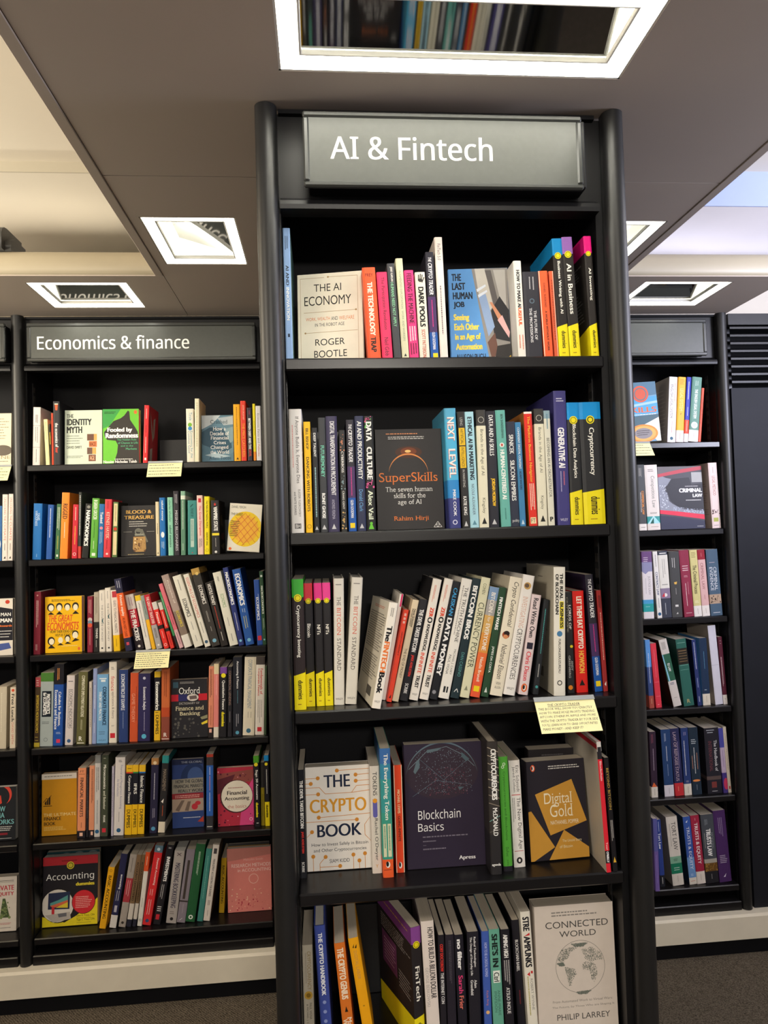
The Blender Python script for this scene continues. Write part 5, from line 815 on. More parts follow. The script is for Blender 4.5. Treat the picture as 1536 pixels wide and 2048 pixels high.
rowdef('''
66.6 80 68.6 1183.7 7c2434 p=w || || #c~c89a94~.5~.06~.12;#g~d8b8b4~.3~.7~.14~.62~2~v;#g~d8b8b4~.3~.6~.84~.95~2~v || maroon paperback standing first in the row
F 90 164 91.8 1193 efb913 dy=.015 lean=2 t=.03 p=w || || #g~2c2410~.18~.82~.045~.09~2;#e~2a2014~.16~.19~.1~.075;#e~f4e8c8~.17~.2~.07~.055;#e~2a2014~.39~.18~.09~.07;#e~f4e8c8~.39~.2~.065~.055;#e~2a2014~.61~.18~.09~.06;#e~f4e8c8~.61~.2~.065~.055;#e~2a2014~.83~.18~.09~.07;#e~f4e8c8~.83~.2~.065~.055;#p~2a2014~.08,.32 .16,.27 .26,.32;#p~2a2014~.3,.32 .39,.26 .49,.32;#p~2a2014~.74,.32 .83,.26 .93,.32;THE GREAT~d8402a~.1~.76~.33~.45~bi;ECONOMISTS~d8402a~.06~.92~.46~.6~bi;HOW THEIR IDEAS CAN~2c2410~.14~.8~.6~.65~b;HELP US TODAY~2c2410~.28~.7~.665~.71~b;#e~2a2014~.17~.79~.1~.075;#e~f4e8c8~.18~.8~.07~.055;#p~2a2014~.08,.92 .17,.85 .28,.92;#e~f4e8c8~.42~.78~.065~.055;#p~2a2014~.33,.87 .42,.83 .51,.87;#e~2a2014~.61~.75~.08~.06;#e~f4e8c8~.61~.765~.06~.05;#p~2a2014~.53,.85 .61,.81 .72,.85;#e~2a2014~.82~.68~.09~.065;#e~f4e8c8~.82~.7~.075~.06;#p~2a2014~.72,.82 .82,.75 .94,.79;#g~f6d884~.45~.95~.87~.9~1;#e~e06a34~.92~.94~.035~.03 || yellow face-out cover with red title and drawn portraits
174.6 185.2 174.8 1193 86283a || || #g~d8a8a4~.2~.8~.06~.36~2~v;#c~c8b8b4~.5~.42~.42;#c~6a8a9a~.5~.47~.42;#c~d8583a~.5~.52~.42;#g~c89a94~.3~.7~.58~.9~1~v || maroon spine with three coloured spots
187.2 197.8 188.3 1184.7 b2a898 || .5~1~2c2b2a || #g~7a7468~.3~.7~.08~.42~2~v;TENNER~e2dfd8~.6~.78~.4~.6~b;#g~b8b4ac~.3~.7~.8~.95~1~v || grey spine with a black lower half
198.6 210.8 198.3 1180.8 e4ddd2 || || #g~8a8a8a~.3~.6~.05~.2~1~v;THE SOCIAL LIFE OF MONEY~6a6a6a~.24~.84~.3~.5;#o~2c5a60~.95~.5~.5~.2~100~260;#r~2a2a2a~.35~.65~.93~.955 || white spine with a dark arc, shorter of the matching pair
212.2 224.3 209 1176.3 e4ddd2 || || #g~8a8a8a~.3~.6~.05~.2~1~v;THE SOCIAL LIFE OF MONEY~6a6a6a~.24~.84~.3~.5;#o~2c5a60~.95~.45~.5~.2~100~260;#r~2a2a2a~.35~.65~.93~.955 || white spine with a dark arc, taller of the matching pair
227 240.6 221 1180.8 e6ddd0 || .74~1~f0c01c || #r~b83a44~.2~.9~.02~.12;GUIDE TO FINANCIAL MARKETS~3a3a4a~.17~.7~.4~.55;#g~8a6a14~.4~.6~.8~.95~1~v || white spine with a yellow foot and a red patch on top
252 266.4 227.2 1159 2a2a44 y=1303 || .2~.82~e8642e || #g~c8c8d8~.2~.8~.03~.15~2~v;Private equity~f6e6d8~.23~.52~.5~.5~b;AS AN ASSET CLASS~7a2a14~.54~.8~.36~.5~b;#r~c8485a~.3~.7~.88~.92 || tall navy spine with an orange middle, leaning
271.8 288.8 249.2 1191 2c242a || 0~.27~cfc4be;.27~.6~b8283a || #g~8a4a6a~.2~.8~.05~.24~2~v;THE FRACKERS~f2eeea~.28~.84~.56~.5~B;#c~e8e2da~.5~.94~.16 || leaning spine, grey over red over black
291.8 303.4 269.6 1192 e2dcd4 || 0~.1~e8c02a || #g~5a5a62~.3~.7~.14~.88~1~v || white leaning spine with a yellow top
304.2 312.6 280 1192 8f9a94 || .45~1~eeb32a || #g~4a5a5a~.3~.7~.1~.4~1~v || leaning spine, grey-green over amber
313 325.4 287.5 1190.7 a8a4a4 || 0~.56~c22a35 || THE GREATEST TRADE EVER~f2dcd4~.04~.54~.5~.5~b;#g~4a4648~.3~.7~.62~.85~2~v;#c~e8e0d8~.5~.93~.18 || leaning spine, crimson over grey
328.6 338.8 302.4 1205.7 e2342c || 0~.16~d8d2ca;.5~.58~2a2422 || Finance~f4e0d8~.22~.46~.5~.5~b;#g~f0b8b0~.3~.7~.62~.8~1~v;#o~f4e0d8~.5~.92~.3~.08 || leaning bright red spine with a grey top
341 350 316.8 1205.7 dc3830 || 0~.16~d4cec6;.56~.63~2a2422 || #g~f4d8d0~.3~.7~.2~.54~1~v;#g~7a1a18~.3~.7~.7~.95~1~v || narrower leaning red spine with a grey top
353.3 359 315.6 1185.6 3f8a58 || .78~1~26282a || #g~a8d0b4~.3~.7~.1~.6~1~v || leaning green spine with a black foot
359.3 367.4 317 1169 d9707c || .72~1~d8aab0 || #g~7a3a48~.3~.7~.35~.68~1~v;#g~7a5a64~.3~.7~.76~.95~1~v || leaning pink spine beside the mauve one
369.6 384.6 322.3 1152 a8948c || .5~.83~857468;.83~1~e4dfd6 || Principles of~d8ccc4~.08~.4~.3~.6~b;ECONOMICS~d8c23a~.5~.72~.4~.6~b;#g~c8bcb4~.2~.5~.05~.2~1~v || leaning mauve-grey spine with a white foot
389.6 407.3 344.8 1153.7 e4e0d2 || || #g~5a5a5a~.4~.6~.06~.25~1~v;ECONOMICS~2a2c2e~.33~.58~.46~.5~b;#g~8a8a8a~.4~.6~.65~.78~1~v;#g~8a8a8a~.4~.6~.84~.95~1~v || leaning white spine lettered economics in black
410.3 421.8 366.3 1150 e6e1d4 || || ESSENTIALS OF ECONOMICS~d0504a~.05~.6~.5~.5;#g~6a6a6a~.4~.6~.66~.86~1~v;#c~3a5a74~.5~.935~.3 || leaning white spine with thin red lettering
424 440.8 381.3 1139 3c3835 || 0~.075~b8924a || #c~e0c070~.6~.07~.2;ECONOMICS~f0ece6~.22~.46~.46~.55~b;#g~a8a49e~.4~.6~.55~.7~2~v;#g~a8a49e~.4~.6~.75~.82~1~v;#c~7ab0cc~.5~.93~.24 || leaning charcoal spine with a gold top
442.5 456.6 410 1166.5 2c2826 || || HOSTILE MONEY~f0ece6~.03~.36~.5~.5~b;#g~c8402c~.35~.65~.38~.75~1~v;#g~d8d4cc~.35~.65~.78~.92~1~v || black leaning spine with white then red print
460 477 425 1146.4 e2dfd0 || || #g~4a4a4a~.4~.6~.06~.14~2~v;ECONOMICS~6a9a5a~.3~.48~.42~.5;#g~8a8a8a~.4~.6~.62~.76~1~v;#g~6a6a6a~.4~.6~.84~.95~1~v || leaning white spine lettered economics in green
478 488.5 445.3 1136.4 2f3a78 || || MACROECONOMICS~f2f2f4~.06~.48~.6~.5~B;#g~d8d8e8~.3~.7~.58~.86~1~v;#c~7ab8d8~.5~.94~.26 || leaning navy spine with tall white lettering
491.8 508.6 464 1140 2a57a2 || || ECONOMICS~f4f4f6~.06~.48~.6~.5~B;#g~c8d8e8~.25~.75~.52~.58~2~v;#g~d8d06a~.25~.75~.62~.82~2~v;#c~7ab8d8~.5~.935~.22 || leaning bright blue spine with tall white lettering
515.3 526.8 507.5 1160 2c4f9c || || ECONOMICS~f2f2f6~.27~.62~.5~.5~b;#g~b8c8e0~.55~.8~.22~.45~1~v;#r~c8303c~.15~.85~.86~.93 || blue spine with a red square near its foot
528.3 539.8 521.4 1142.8 2c4a34 || || #c~c8d0c8~.5~.065~.3;MACROECONOMICS~e8ece4~.2~.58~.5~.5~b;#g~a8b8a8~.3~.7~.64~.8~2~v;#c~7ab0bc~.5~.93~.24 || dark green spine last in the row
''', 2.68, -.396, ((66, 1311), (540, 1288)), "economics bookcase third shelf", "books on the economics bookcase's third shelf")

rowdef('''
58.5 75 62.3 1355 4a3a2a || 0~.14~b04a50;.94~1~c8b03a || #g~f0dcd0~.2~.7~.03~.13~3;INTERMEDIATE MICROECONOMICS~d8b83a~.26~.8~.5~.5~b;#g~c8b04a~.2~.8~.84~.93~2 || brown spine with yellow capitals standing first
79.3 105.3 81.5 1346 a4aeae || 0~.12~4a7a34 || #r~16202a~.12~.86~.25~.6;MATHEMATICS~f0f0ee~.29~.56~.3~.62~B;for ECONOMISTS~f0f0ee~.27~.575~.26~.34~B;#g~5a6464~.15~.75~.66~.7~2;#o~7a8484~.45~.91~.16~.04 || thick grey spine with a black label and green top
105.7 124.8 109 1328.5 2450a0 || 0~.25~1e1c22 || #g~e89a4a~.3~.6~.05~.22~2~v;Calculus for Business,~f0f2f4~.34~.76~.32~.62~b;Economics and Finance~f0f2f4~.32~.8~.32~.26~b;#g~a8b8d8~.3~.8~.83~.86~2;#r~d83a5a~.35~.75~.92~.965 || tall blue spine with a black top
129.5 145.3 134 1351 d8cecc || || #r~5a5a5e~.2~.8~.08~.09;ECONOMIC INDICATORS~4a4a50~.2~.76~.4~.6;#g~8a8a8e~.2~.4~.2~.8~1~v;#c~3a5a84~.5~.94~.24 || pale grey spine with dark capitals
152 170.8 157.3 1344 63603c fc=4a4230 || || COMPARATIVE EMPLOYMENT RELATIONS~e8e4cc~.05~.62~.34~.55~b;#g~c8c4a4~.4~.6~.66~.83~2~v;R~f0eee2~.89~.95~.36~.45~hb;#r~e8e6d8~.1~.85~.975~.985 || olive spine with white capitals
177.6 183.3 178.3 1363.7 ccc0b4 || || #g~8a8078~.3~.7~.1~.9~1~v || short thin stone-coloured spine
184 192.2 186.8 1337.3 8f9cc8 || || #g~dfe4f0~.3~.7~.22~.62~1~v;#g~c8d0e4~.3~.7~.72~.88~1~v || lavender blue spine
193 215.6 194.3 1349 74a6d2 || || #r~e8f0f4~.2~.85~.055~.07;#r~e8f0f4~.35~.75~.08~.11;CORPORATE FINANCE~22405e~.18~.74~.34~.68~B;THEORY AND PRACTICE~eef4f6~.25~.67~.24~.3~b;#g~4a6a8a~.2~.8~.82~.88~2;WILEY~3a5a7a~.945~.965~.7~.5~h || wide light blue spine with navy capitals
218 233.2 218.3 1324 e8dfd0 p=w || || #g~6a6460~.3~.7~.06~.1~2;finance~c8504a~.18~.36~.5~.5;applications & theory~6a5a54~.37~.7~.4~.5;#g~8a8480~.3~.7~.78~.8~2;#r~c8303c~.15~.8~.88~.94 || tall white spine with a red square at its foot
237.5 255.7 238 1340 2c3f74 fc=4a5470 || || ECONOMETRICS BY EXAMPLE~e4e8f0~.06~.56~.4~.45~b;#g~8a98bc~.35~.6~.58~.85~1~v || navy spine with grey edges
259 275.2 261.3 1346 c9532f || || GAME THEORY~e0a088~.3~.72~.4~.42;#g~8a2a1a~.7~.85~.2~.7~1~v || brick orange spine
275.7 299.8 276.8 1347.4 2f2a54 d=.17 || || #c~c8c8d8~.5~.07~.12;Econometric Analysis~eceaf2~.2~.54~.32~.5~b;#g~a8a4c0~.45~.6~.57~.85~1~v;#c~5ab0d0~.5~.93~.2 || thick dark violet spine
308 320.2 309 1343.4 201e26 || 0~.085~d8b02a;.57~1~eab92a || Econometrics~f2f0ea~.15~.56~.6~.5~B;#g~3a3010~.2~.8~.58~.61~1;DUMMIES~2a2410~.63~.91~.5~.5~b || slim black spine with a yellow lower half
322.3 338.8 323.3 1336.5 c8683a || .55~.68~b84a28;.68~1~8a4638 || #g~6a2a18~.3~.7~.05~.48~2~v;R~f0e4dc~.9~.955~.4~.5~hb;#r~f0e4dc~.05~.95~.98~.988 || copper orange spine with darker lower half
F 343 415.6 344 1358.5 26252a dy=.01 lean=3 t=.03 || || #r~3a5a6a~.06~.2~.04~.14;#g~b8b4b0~.25~.7~.035~.075~2;Oxford~f2f0ec~.22~.8~.14~.25~s;#r~c01f30~0~.2~.255~.37;#r~2a2a60~.2~.45~.255~.37;#r~c01f30~.76~1~.255~.37;#e~d8d0c8~.6~.315~.16~.06;#p~6a5a58~.5,.29 .7,.28 .72,.34 .52,.35;DICTIONARY OF~b8b4b0~.22~.78~.395~.43~s;Finance and~eadfb8~.12~.9~.46~.53~s;Banking~eadfb8~.23~.8~.555~.635~s;#d~5a5854~.05~.75~.65~.98~30~.03;#p~8a8a6a~.8,.66 1,.62 1,.68 .84,.7;#p~e0cc3a~.82,.76 1,.71 1,.76 .85,.79 || black face-out cover crossed by a red and blue band
416.2 426.6 418 1332.8 dd8a6c || .86~1~2a2424 || #g~3a2420~.2~.7~.04~.5~2~v;#g~8a4a38~.3~.7~.55~.84~1~v;#r~e8b0a0~.2~.7~.88~.93 || salmon spine with a black foot
427 437 428 1328 e0857e || 0~.14~e0cfa8;.86~1~e2d8c8 || #g~f0b8b0~.3~.7~.16~.5~1~v || coral pink spine with a white foot
439 452.6 440.4 1334.6 242226 || 0~.095~7a4a9a || #c~ecdb2a~.5~.12~.34;Quantitative Finance~f0eee8~.19~.61~.46~.5~b;dummies~ecdb2a~.64~.85~.46~.5~B || black spine with a purple top
455.2 464 455.6 1333.7 26242a || || COMMERCIAL LENDING~a8887a~.06~.55~.46~.5;#g~8a868a~.3~.7~.64~.8~1~v || narrow dark spine with bronze capitals
465.7 483.8 466 1314.6 23252e d=.16 || || Accounting & Finance~eeeef0~.05~.4~.3~.5~b;#g~5a8a9a~.4~.65~.42~.64~1~v;#g~b8b8c0~.3~.7~.72~.88~2~v;#c~5aa0bc~.5~.955~.2 || tall black spine lettered accounting in white
485.2 508.6 489.8 1314 e2d8c2 p=w d=.16 || || CORPORATE FINANCIAL MANAGEMENT~6a8498~.035~.66~.34~.5;#g~9a9488~.3~.8~.7~.8~2~v;#c~3a6a84~.5~.94~.2 || thick cream spine with slate capitals
510.3 528.6 512.8 1314 e4dcd2 d=.16 || 0~.1~4a4240 || Fundamentals of~c84038~.15~.48~.3~.66~b;Corporate Finance~c84038~.15~.5~.3~.32~b;#g~8a8480~.2~.8~.55~.85~3~v;#r~c8303a~.25~.75~.9~.955 || tall white spine with red lettering and a dark top
530 537.8 531.3 1332 3f4f3a || || #g~5a6a54~.3~.7~.1~.9~1~v || dark moss green spine last in the row
''', 2.68, -.725, ((58, 1498), (537, 1470)), "economics bookcase fourth shelf", "books on the economics bookcase's fourth shelf")

rowdef('''
F 83 153.5 88 1547 c48a1e dy=.035 lean=3 t=.025 || || #r~d8d0c4~0~1~0~.09;#g~6a645a~.08~1~.03~.055~1;#p~2a2014~.07,.49 .12,.44 .13,.46;#p~2a2014~.1,.5 .1,.46 .14,.43 .14,.5;#p~2a2014~.15,.5 .15,.43 .19,.4 .19,.5;#p~2a2014~.2,.5 .2,.4 .25,.37 .25,.5;#l~2a2014~.014~.05,.46 .15,.39 .17,.41 .28,.35;#r~2a2014~.05~.3~.515~.525;THE ULTIMATE~e8d49a~.06~.98~.64~.69;FINANCE~2a2014~.07~.56~.7~.755~b;BOOK~2a2014~.07~.4~.78~.835~b;#g~e0c070~.07~.7~.855~.92~3 || mustard face-out cover with a small rising chart
154 170 156.5 1536.5 e8946a d=.15 || .9~1~26222a || FT~5a342a~.035~.065~.5~.5~h;#r~5a342a~.1~.85~.085~.09;FINANCIAL MARKETS~2a2224~.14~.7~.42~.5~b;#g~8a5040~.35~.65~.78~.88~1~v;#r~f0c0a8~.3~.7~.925~.975 || salmon spine with black capitals beside the mustard cover
172 175.8 173.6 1535 302e34 dy=.004 || || #g~6a686e~.3~.7~.1~.9~1~v || thin dark spine between two salmon ones
177 187.6 179 1531.6 e09470 || .9~1~26222a || #g~4a2a24~.4~.8~.05~.6~2~v;#r~f0c0a8~.4~.8~.92~.97 || salmon spine half covered by a pale grey one
188.2 199.4 190.3 1510.5 cfcac6 d=.16 || 0~.1~8a8a88 || #g~4a4a4e~.2~.8~.15~.5~2~v;#g~5a6a7a~.3~.7~.55~.85~1~v;#c~2a5a84~.5~.935~.36 || tall pale grey spine with a blue roundel
201 214.8 203.5 1510.5 43483a d=.16 || || #g~b8b8a4~.3~.7~.03~.05~1;Microeconomics~eceadf~.12~.42~.4~.5~b;and Behavior~d8d6c4~.44~.67~.36~.5~b;FRANK~eceadf~.74~.83~.3~.5~b;#r~d03040~.2~.75~.9~.95 || dark olive spine with a red square at its foot
222 226.4 224 1533 b8b2c4 || || #g~7a7488~.3~.7~.1~.9~1~v || thin lilac spine
227 246.8 231 1515 ddd6d2 d=.16 p=w || || #g~5a565a~.35~.7~.03~.065~2;Financial and Management Accounting~7a7aa0~.1~.66~.28~.64;An Introduction~8a8aac~.28~.5~.24~.34;#g~8a868a~.4~.6~.7~.86~1~v;#c~2a5a84~.5~.935~.22 || wide white spine with thin lilac-grey lettering
249 262.6 252.8 1530.4 20202a || 0~.1~e8b82a;.1~.12~d8402a;.57~1~eebc20 || #g~4a3a14~.2~.8~.03~.07~1;Corporate Finance~f0eee8~.15~.55~.5~.5~b;DUMMIES~3a3010~.64~.9~.55~.5~b || black and yellow spine lettered corporate finance
263.3 274.3 266.3 1530 20202a || 0~.1~e8b82a;.1~.12~3a8a4a;.57~1~eebc20 || IFRS~f4f2ec~.27~.42~.56~.5~b;DUMMIES~3a3010~.64~.9~.55~.5~b || black and yellow spine with a four-letter title
275 288 278.6 1530 20202a fc=38301c || 0~.1~e8b82a;.1~.12~2a6ab0;.57~1~eebc20 || Islamic Finance~f0eee8~.16~.55~.5~.5~b;DUMMIES~3a3010~.64~.9~.55~.5~b || black and yellow spine lettered islamic finance
298.6 313.5 303 1516.4 2a2740 d=.16 || 0~.09~a87848 || #c~e0c8a0~.5~.065~.24;#g~d8d6e0~.35~.65~.2~.62~1~v;#g~a8a4b8~.3~.7~.67~.8~2~v;#c~5a9ac0~.5~.94~.28 || dark navy spine with a tan top
315.5 328.8 325 1511 2a282a d=.15 || 0~.1~2f8a8a;.86~1~e2d6c0 || MANAGEMENT~9a8a78~.18~.46~.5~.5;#g~c85a34~.4~.6~.65~.82~1~v;#p~e8e0d8~.2,.6 .6,.56 .5,.62 || black spine with a teal top and a cream foot
F 345 408 352 1518 2c3f74 dy=.03 lean=3 t=.018 || || #r~1c2444~0~1~0~.08;THE GLOBAL~8a90a0~.3~.98~.03~.06~b;#e~1f3058~.7~.3~.42~.24;#e~3a5080~.75~.26~.25~.14;#p~8a8478~0,.29 1,.28 1,.49 0,.5;HOW THE GLOBAL~22262e~.12~1.0~.3~.35~b;FINANCIAL MARKETS~22262e~.06~1.0~.37~.42~b;REALLY WORK~22262e~.2~1.0~.44~.485~b;#r~8a2a30~0~1~.5~.58;#g~d8a8a0~.1~.98~.52~.57~2;#p~a08c7c~0,.58 1,.58 1,.76 0,.77;#p~6a5a50~.1,.74 .3,.6 .4,.6 .22,.76;#p~6a5a50~.4,.75 .5,.62 .6,.62 .52,.76;#e~b0303a~.72~.7~.1~.045;#e~b0303a~.82~.65~.09~.03;#g~c8ccd8~.35~.9~.84~.87~1;#p~a83a2c~.8,.92 1,.84 1,.93 || dark blue face-out cover with a globe and grey title band
412.5 426.2 413 1508.6 2f5eae d=.16 fc=4a4438 || 0~.04~a83a2c;.04~.15~3a3638;.82~1~34343a || #g~d8dcec~.3~.7~.17~.28~1~v;#g~d88a7a~.3~.7~.29~.5~1~v;#g~d8dcec~.3~.7~.51~.8~1~v;#r~c8c4bc~.1~.9~.955~.965 || blue spine with black ends standing before the blue cover
F 436 508.5 436.2 1534.5 b03044 dy=.02 lean=2 t=.02 || || #p~8a4a44~0,.1 1,.05 1,.25 0,.3;#d~e89aa8~0~1~.05~.98~60~.02;#p~5a2430~0,.2 .5,.12 .3,.4 0,.45;#p~d84a86~.7,.5 1,.2 1,1 .6,1;#d~5a1a34~0~1~.05~.98~40~.025;#c~4a2a2c~.53~.5~.455;#c~e6dccb~.54~.495~.43;#g~a05a54~.3~.78~.335~.365~1;Financial~2a2426~.27~.82~.4~.47~b;Accounting~2a2426~.2~.88~.5~.58~b;the basics~c07a6c~.28~.8~.64~.7;#o~f0dce0~.92~.9~.045~.012 || pink patterned face-out cover with a white disc
510 521.3 507.5 1512 222026 d=.15 || 0~.1~4f9a2e || #c~ecdb2a~.45~.125~.34;Sage 50 Accounts~f0eee8~.2~.62~.5~.5~b;dummies~ecdb2a~.66~.87~.46~.5~B;#r~d8d6d0~.3~.7~.945~.955 || black spine with a green top
522.6 530 521 1525 8a7a1e dy=.006 || 0~.4~2c2a2a || #g~5a4e14~.3~.7~.5~.9~1~v || dark spine with an olive yellow lower half
531 540.5 528.6 1511 222026 d=.15 || 0~.08~1f86c8;.66~1~ecd41e || #c~ecdb2a~.45~.125~.34;#g~e8e6e0~.3~.7~.2~.62~1~v;dummies~2a2410~.7~.88~.46~.5~B || black and yellow spine with a blue top, last in the row
''', 2.685, -1.058, ((83, 1687), (540, 1657)), "economics bookcase fifth shelf", "books on the economics bookcase's fifth shelf")

rowdef('''
F 91 199 98 1702 22444a dy=.085 lean=2 t=.02 || || #e~6a7678~.12~.06~.08~.03;#e~6a7678~.38~.05~.08~.03;#e~6a7678~.62~.04~.08~.03;#e~6a7678~.88~.035~.08~.03 || dark teal cover with pale dots tucked behind the accounting guide
F 84 195 92 1712 262328 dy=.035 lean=5 t=.03 p=w || || #r~b02c34~0~1~0~.125;#g~5a1014~.34~.66~.055~.075~1;#c~e0cc3a~.5~.135~.068;#c~4a4018~.5~.135~.052;#c~c8b83a~.5~.135~.04;Accounting~f2f0ec~.06~.93~.245~.365~n;dummies~e6d23a~.6~.94~.385~.435~B;#p~e6d22a~.55,1 1,.62 1,1;#p~e6d22a~0,.85 .4,.95 .62,.86 1,.63 1,1 0,1;#c~2a2620~.29~.705~.305;#c~ddd6cc~.275~.705~.29;#p~2c3450~.11,.52 .5,.51 .49,.76 .1,.75;#p~5a9a94~.14,.66 .3,.62 .46,.56 .46,.64 .14,.7;#p~d86a4a~.14,.7 .46,.63 .46,.68 .2,.73;#p~e0c83a~.24,.73 .46,.66 .46,.74;#p~c8303a~.17,.72 .22,.72 .22,.82 .17,.82;#p~b8b0a8~.05,.83 .5,.8 .52,.9 .2,.94;#p~6a6a70~.28,.82 .44,.81 .44,.86 .3,.87;#c~5a1a1c~.745~.67~.215;#c~d03038~.745~.67~.205;#g~f0b8b0~.6~.9~.585~.76~7;John A. Tracy, CPA~3a3410~.62~.95~.85~.885;#l~3a3410~.004~.62,.9 .88,.9;Tage C. Tracy, CPA~3a3410~.62~.95~.91~.945;#l~3a3410~.004~.62,.965 .88,.965 || face-out black, red and yellow accounting guide
198.3 211.3 217 1733.7 ecab1e || || #o~8a6414~.5~.06~.2~.05;BASIC ACCOUNTING~3a2c10~.14~.84~.48~.5~b || golden yellow leaning spine beside the accounting guide
218.4 232 242.3 1707 2a2a4c fc=4a4a50 || .83~1~dcd6d0 || accounting~f0eef0~.28~.48~.4~.6~b;#g~c8c6d0~.2~.8~.5~.66~2~v;#r~b8b4c0~.3~.7~.7~.79 || navy leaning spine with a white foot
236.6 250.8 261 1708 a49a92 || .33~.66~a83c44 || #g~5a544e~.3~.7~.05~.3~1~v;#g~e0b0b0~.2~.8~.36~.62~2~v;#c~3a3430~.5~.94~.2 || leaning grey spine with a red middle
252.3 263.4 274.6 1709 7c6248 || .68~.9~cfc6bc;.9~1~2a2a38 || ACCOUNTS DEMYSTIFIED~2a2018~.1~.64~.48~.5~b || leaning brown spine with pale foot, nearer the grey and red one
263.8 273 283.3 1709 70583f || .68~.9~cfc6bc;.9~1~2a2a38 || ACCOUNTS DEMYSTIFIED~2a2018~.1~.64~.48~.5~b || leaning brown spine with pale foot, nearer the white and orange one
273.6 283.6 290.3 1704 e2ddd4 || 0~.26~d8542c~-.05 || #g~f0c8b0~.3~.7~.06~.2~1~v;#g~a8a49c~.3~.7~.62~.75~1~v;#o~4a4a48~.5~.92~.26~.07 || leaning white spine with an orange top
284.3 301 310.8 1690 d42f33 || 0~.09~5f7a8a || #c~c8d8e0~.5~.05~.2;Financial Accounting~f4dcd8~.16~.5~.3~.6~b;#g~f0c4c0~.2~.7~.55~.65~2~v;#g~f0c4c0~.2~.7~.68~.88~2~v;#c~3a4a74~.5~.945~.22 || leaning bright red spine with a slate top
305.5 320 334.3 1689 232126 || || #r~8a868a~.3~.7~.03~.05;INVESTMENTS~f2f0ee~.15~.46~.48~.55~B;#g~c8c4c4~.2~.7~.5~.68~2~v;#r~d8d4d2~.2~.75~.775~.785;#r~d8d4d2~.2~.75~.8~.81;#r~d8d4d2~.2~.75~.825~.835;#r~c8303c~.2~.7~.875~.94 || leaning black spine lettered investments in white
331.3 352 349.5 1701 aaa29e p=w || || #l~4a3a40~.06~.3,.07 .7,.03;#l~4a3a40~.06~.3,.03 .7,.07;MASTERING BOOKKEEPING~2a2a44~.17~.79~.48~.5~b;#g~6a6460~.25~.75~.83~.88~2;#c~2a2628~.5~.94~.16 || leaning pale grey spine with navy capitals
352.6 369.6 374 1698 857c86 || || #r~443c38~.3~.6~.15~.68;#r~3a3434~0~1~.7~.72;#g~a8a0a8~.4~.6~.75~.88~1~v;#l~d8d4d4~.06~.3,.97 .6,.94 || leaning mauve-grey spine with a brown panel
370 388.8 393 1687 275a37 d=.15 || || #g~c8dcc8~.4~.62~.1~.46~2~v;#c~e8ece4~.5~.94~.24;#c~275a37~.5~.94~.12 || leaning forest green spine with a white ring
393.3 404.8 413 1697 3f8078 || || #g~7ab0a4~.4~.6~.1~.85~1~v || leaning teal spine
405.8 418.8 426.3 1689 dad0c6 d=.15 fc=6a5a48 || || #r~4a4446~.25~.75~.05~.12;MANAGEMENT ACCOUNTING FOR BUSINESS~5a5454~.19~.68~.34~.5~b;#g~6a6464~.3~.7~.73~.8~2~v;#g~9a9492~.3~.7~.86~.95~1~v || leaning cream white spine with small dark capitals
436.8 448 443 1716 b8901e dy=.05 || || BASIC ACCOUNTING~3a3010~.14~.83~.46~.5~b || ochre spine set back beside the salmon cover
F 456 542 455 1686 4a4648 dy=.09 lean=2 t=.012 || || #r~8a7a3a~0~1~.03~.045 || dark cover edge standing behind the salmon cover
F 452.5 544 452.8 1695.5 e0857c dy=.045 lean=3 t=.02 || || #p~c07a70~0,0 1,0 1,.12 0,.2;Malcolm Smith~eeb8ac~.38~.82~.165~.2;RESEARCH METHODS~f4d4cc~.1~1.0~.245~.3;in ACCOUNTING~f4d4cc~.24~1.0~.325~.375;#o~f0c0b4~.6~.49~.11~.012;#d~7a2a3a~.02~.95~.62~.97~34~.012;#d~f6d0b0~.02~.95~.62~.97~30~.012;#d~b83a4a~.2~.8~.8~.97~30~.014 || salmon pink face-out cover flecked with specks
''', 2.69, -1.387, ((84, 1861), (545, 1842)), "economics bookcase sixth shelf", "books on the economics bookcase's lowest shelf")

# ------------------------------------------------------------------ the next bookcase along, cut by the frame
P_ = "beyond the economics bookcase"
G_ = "books in the bookcase beyond the economics one"
rowdef('''
F -55 22 -55 827 e2d6bc dy=.02 lean=3 t=.02 || || #g~8a7a5a~.3~.95~.08~.5~8;#e~5a5044~.78~.7~.25~.1;MEDICINE~8a7444~.1~.97~.8~.86~s;#g~6a5f4a~.5~.97~.89~.92~1 || cream face-out cover with a small animal print on the top shelf
''', 2.672, .284, ((0, 932), (20, 932)), P_, G_)
rowdef('''
-14 3 -13 1012 3a6ca8 || || #g~d8e4f0~.3~.8~.1~.4~2~v;#e~e8e8e8~.6~.7~.3~.1 || blue and white spine on the second shelf
4 14.5 5 989 e6dcd4 || || UNLOCKING THE~d06a5a~.05~.4~.4~.5;CLIMATE~d06a5a~.42~.7~.4~.5;#g~5a4a44~.3~.7~.74~.88~1~v;#p~2a2420~.3,.97 .6,.93 .7,.97 || white spine with red lettering beside the blue one, second shelf
15.5 25.5 18 988 e6dcd4 || || UNLOCKING THE~d06a5a~.05~.4~.4~.5;CLIMATE~d06a5a~.42~.7~.4~.5;#g~5a4a44~.3~.7~.74~.88~1~v;#p~2a2420~.3,.97 .6,.93 .7,.97 || white spine with red lettering beside the column, second shelf
''', 2.672, -.056, ((0, 1122), (25, 1122)), P_, G_)
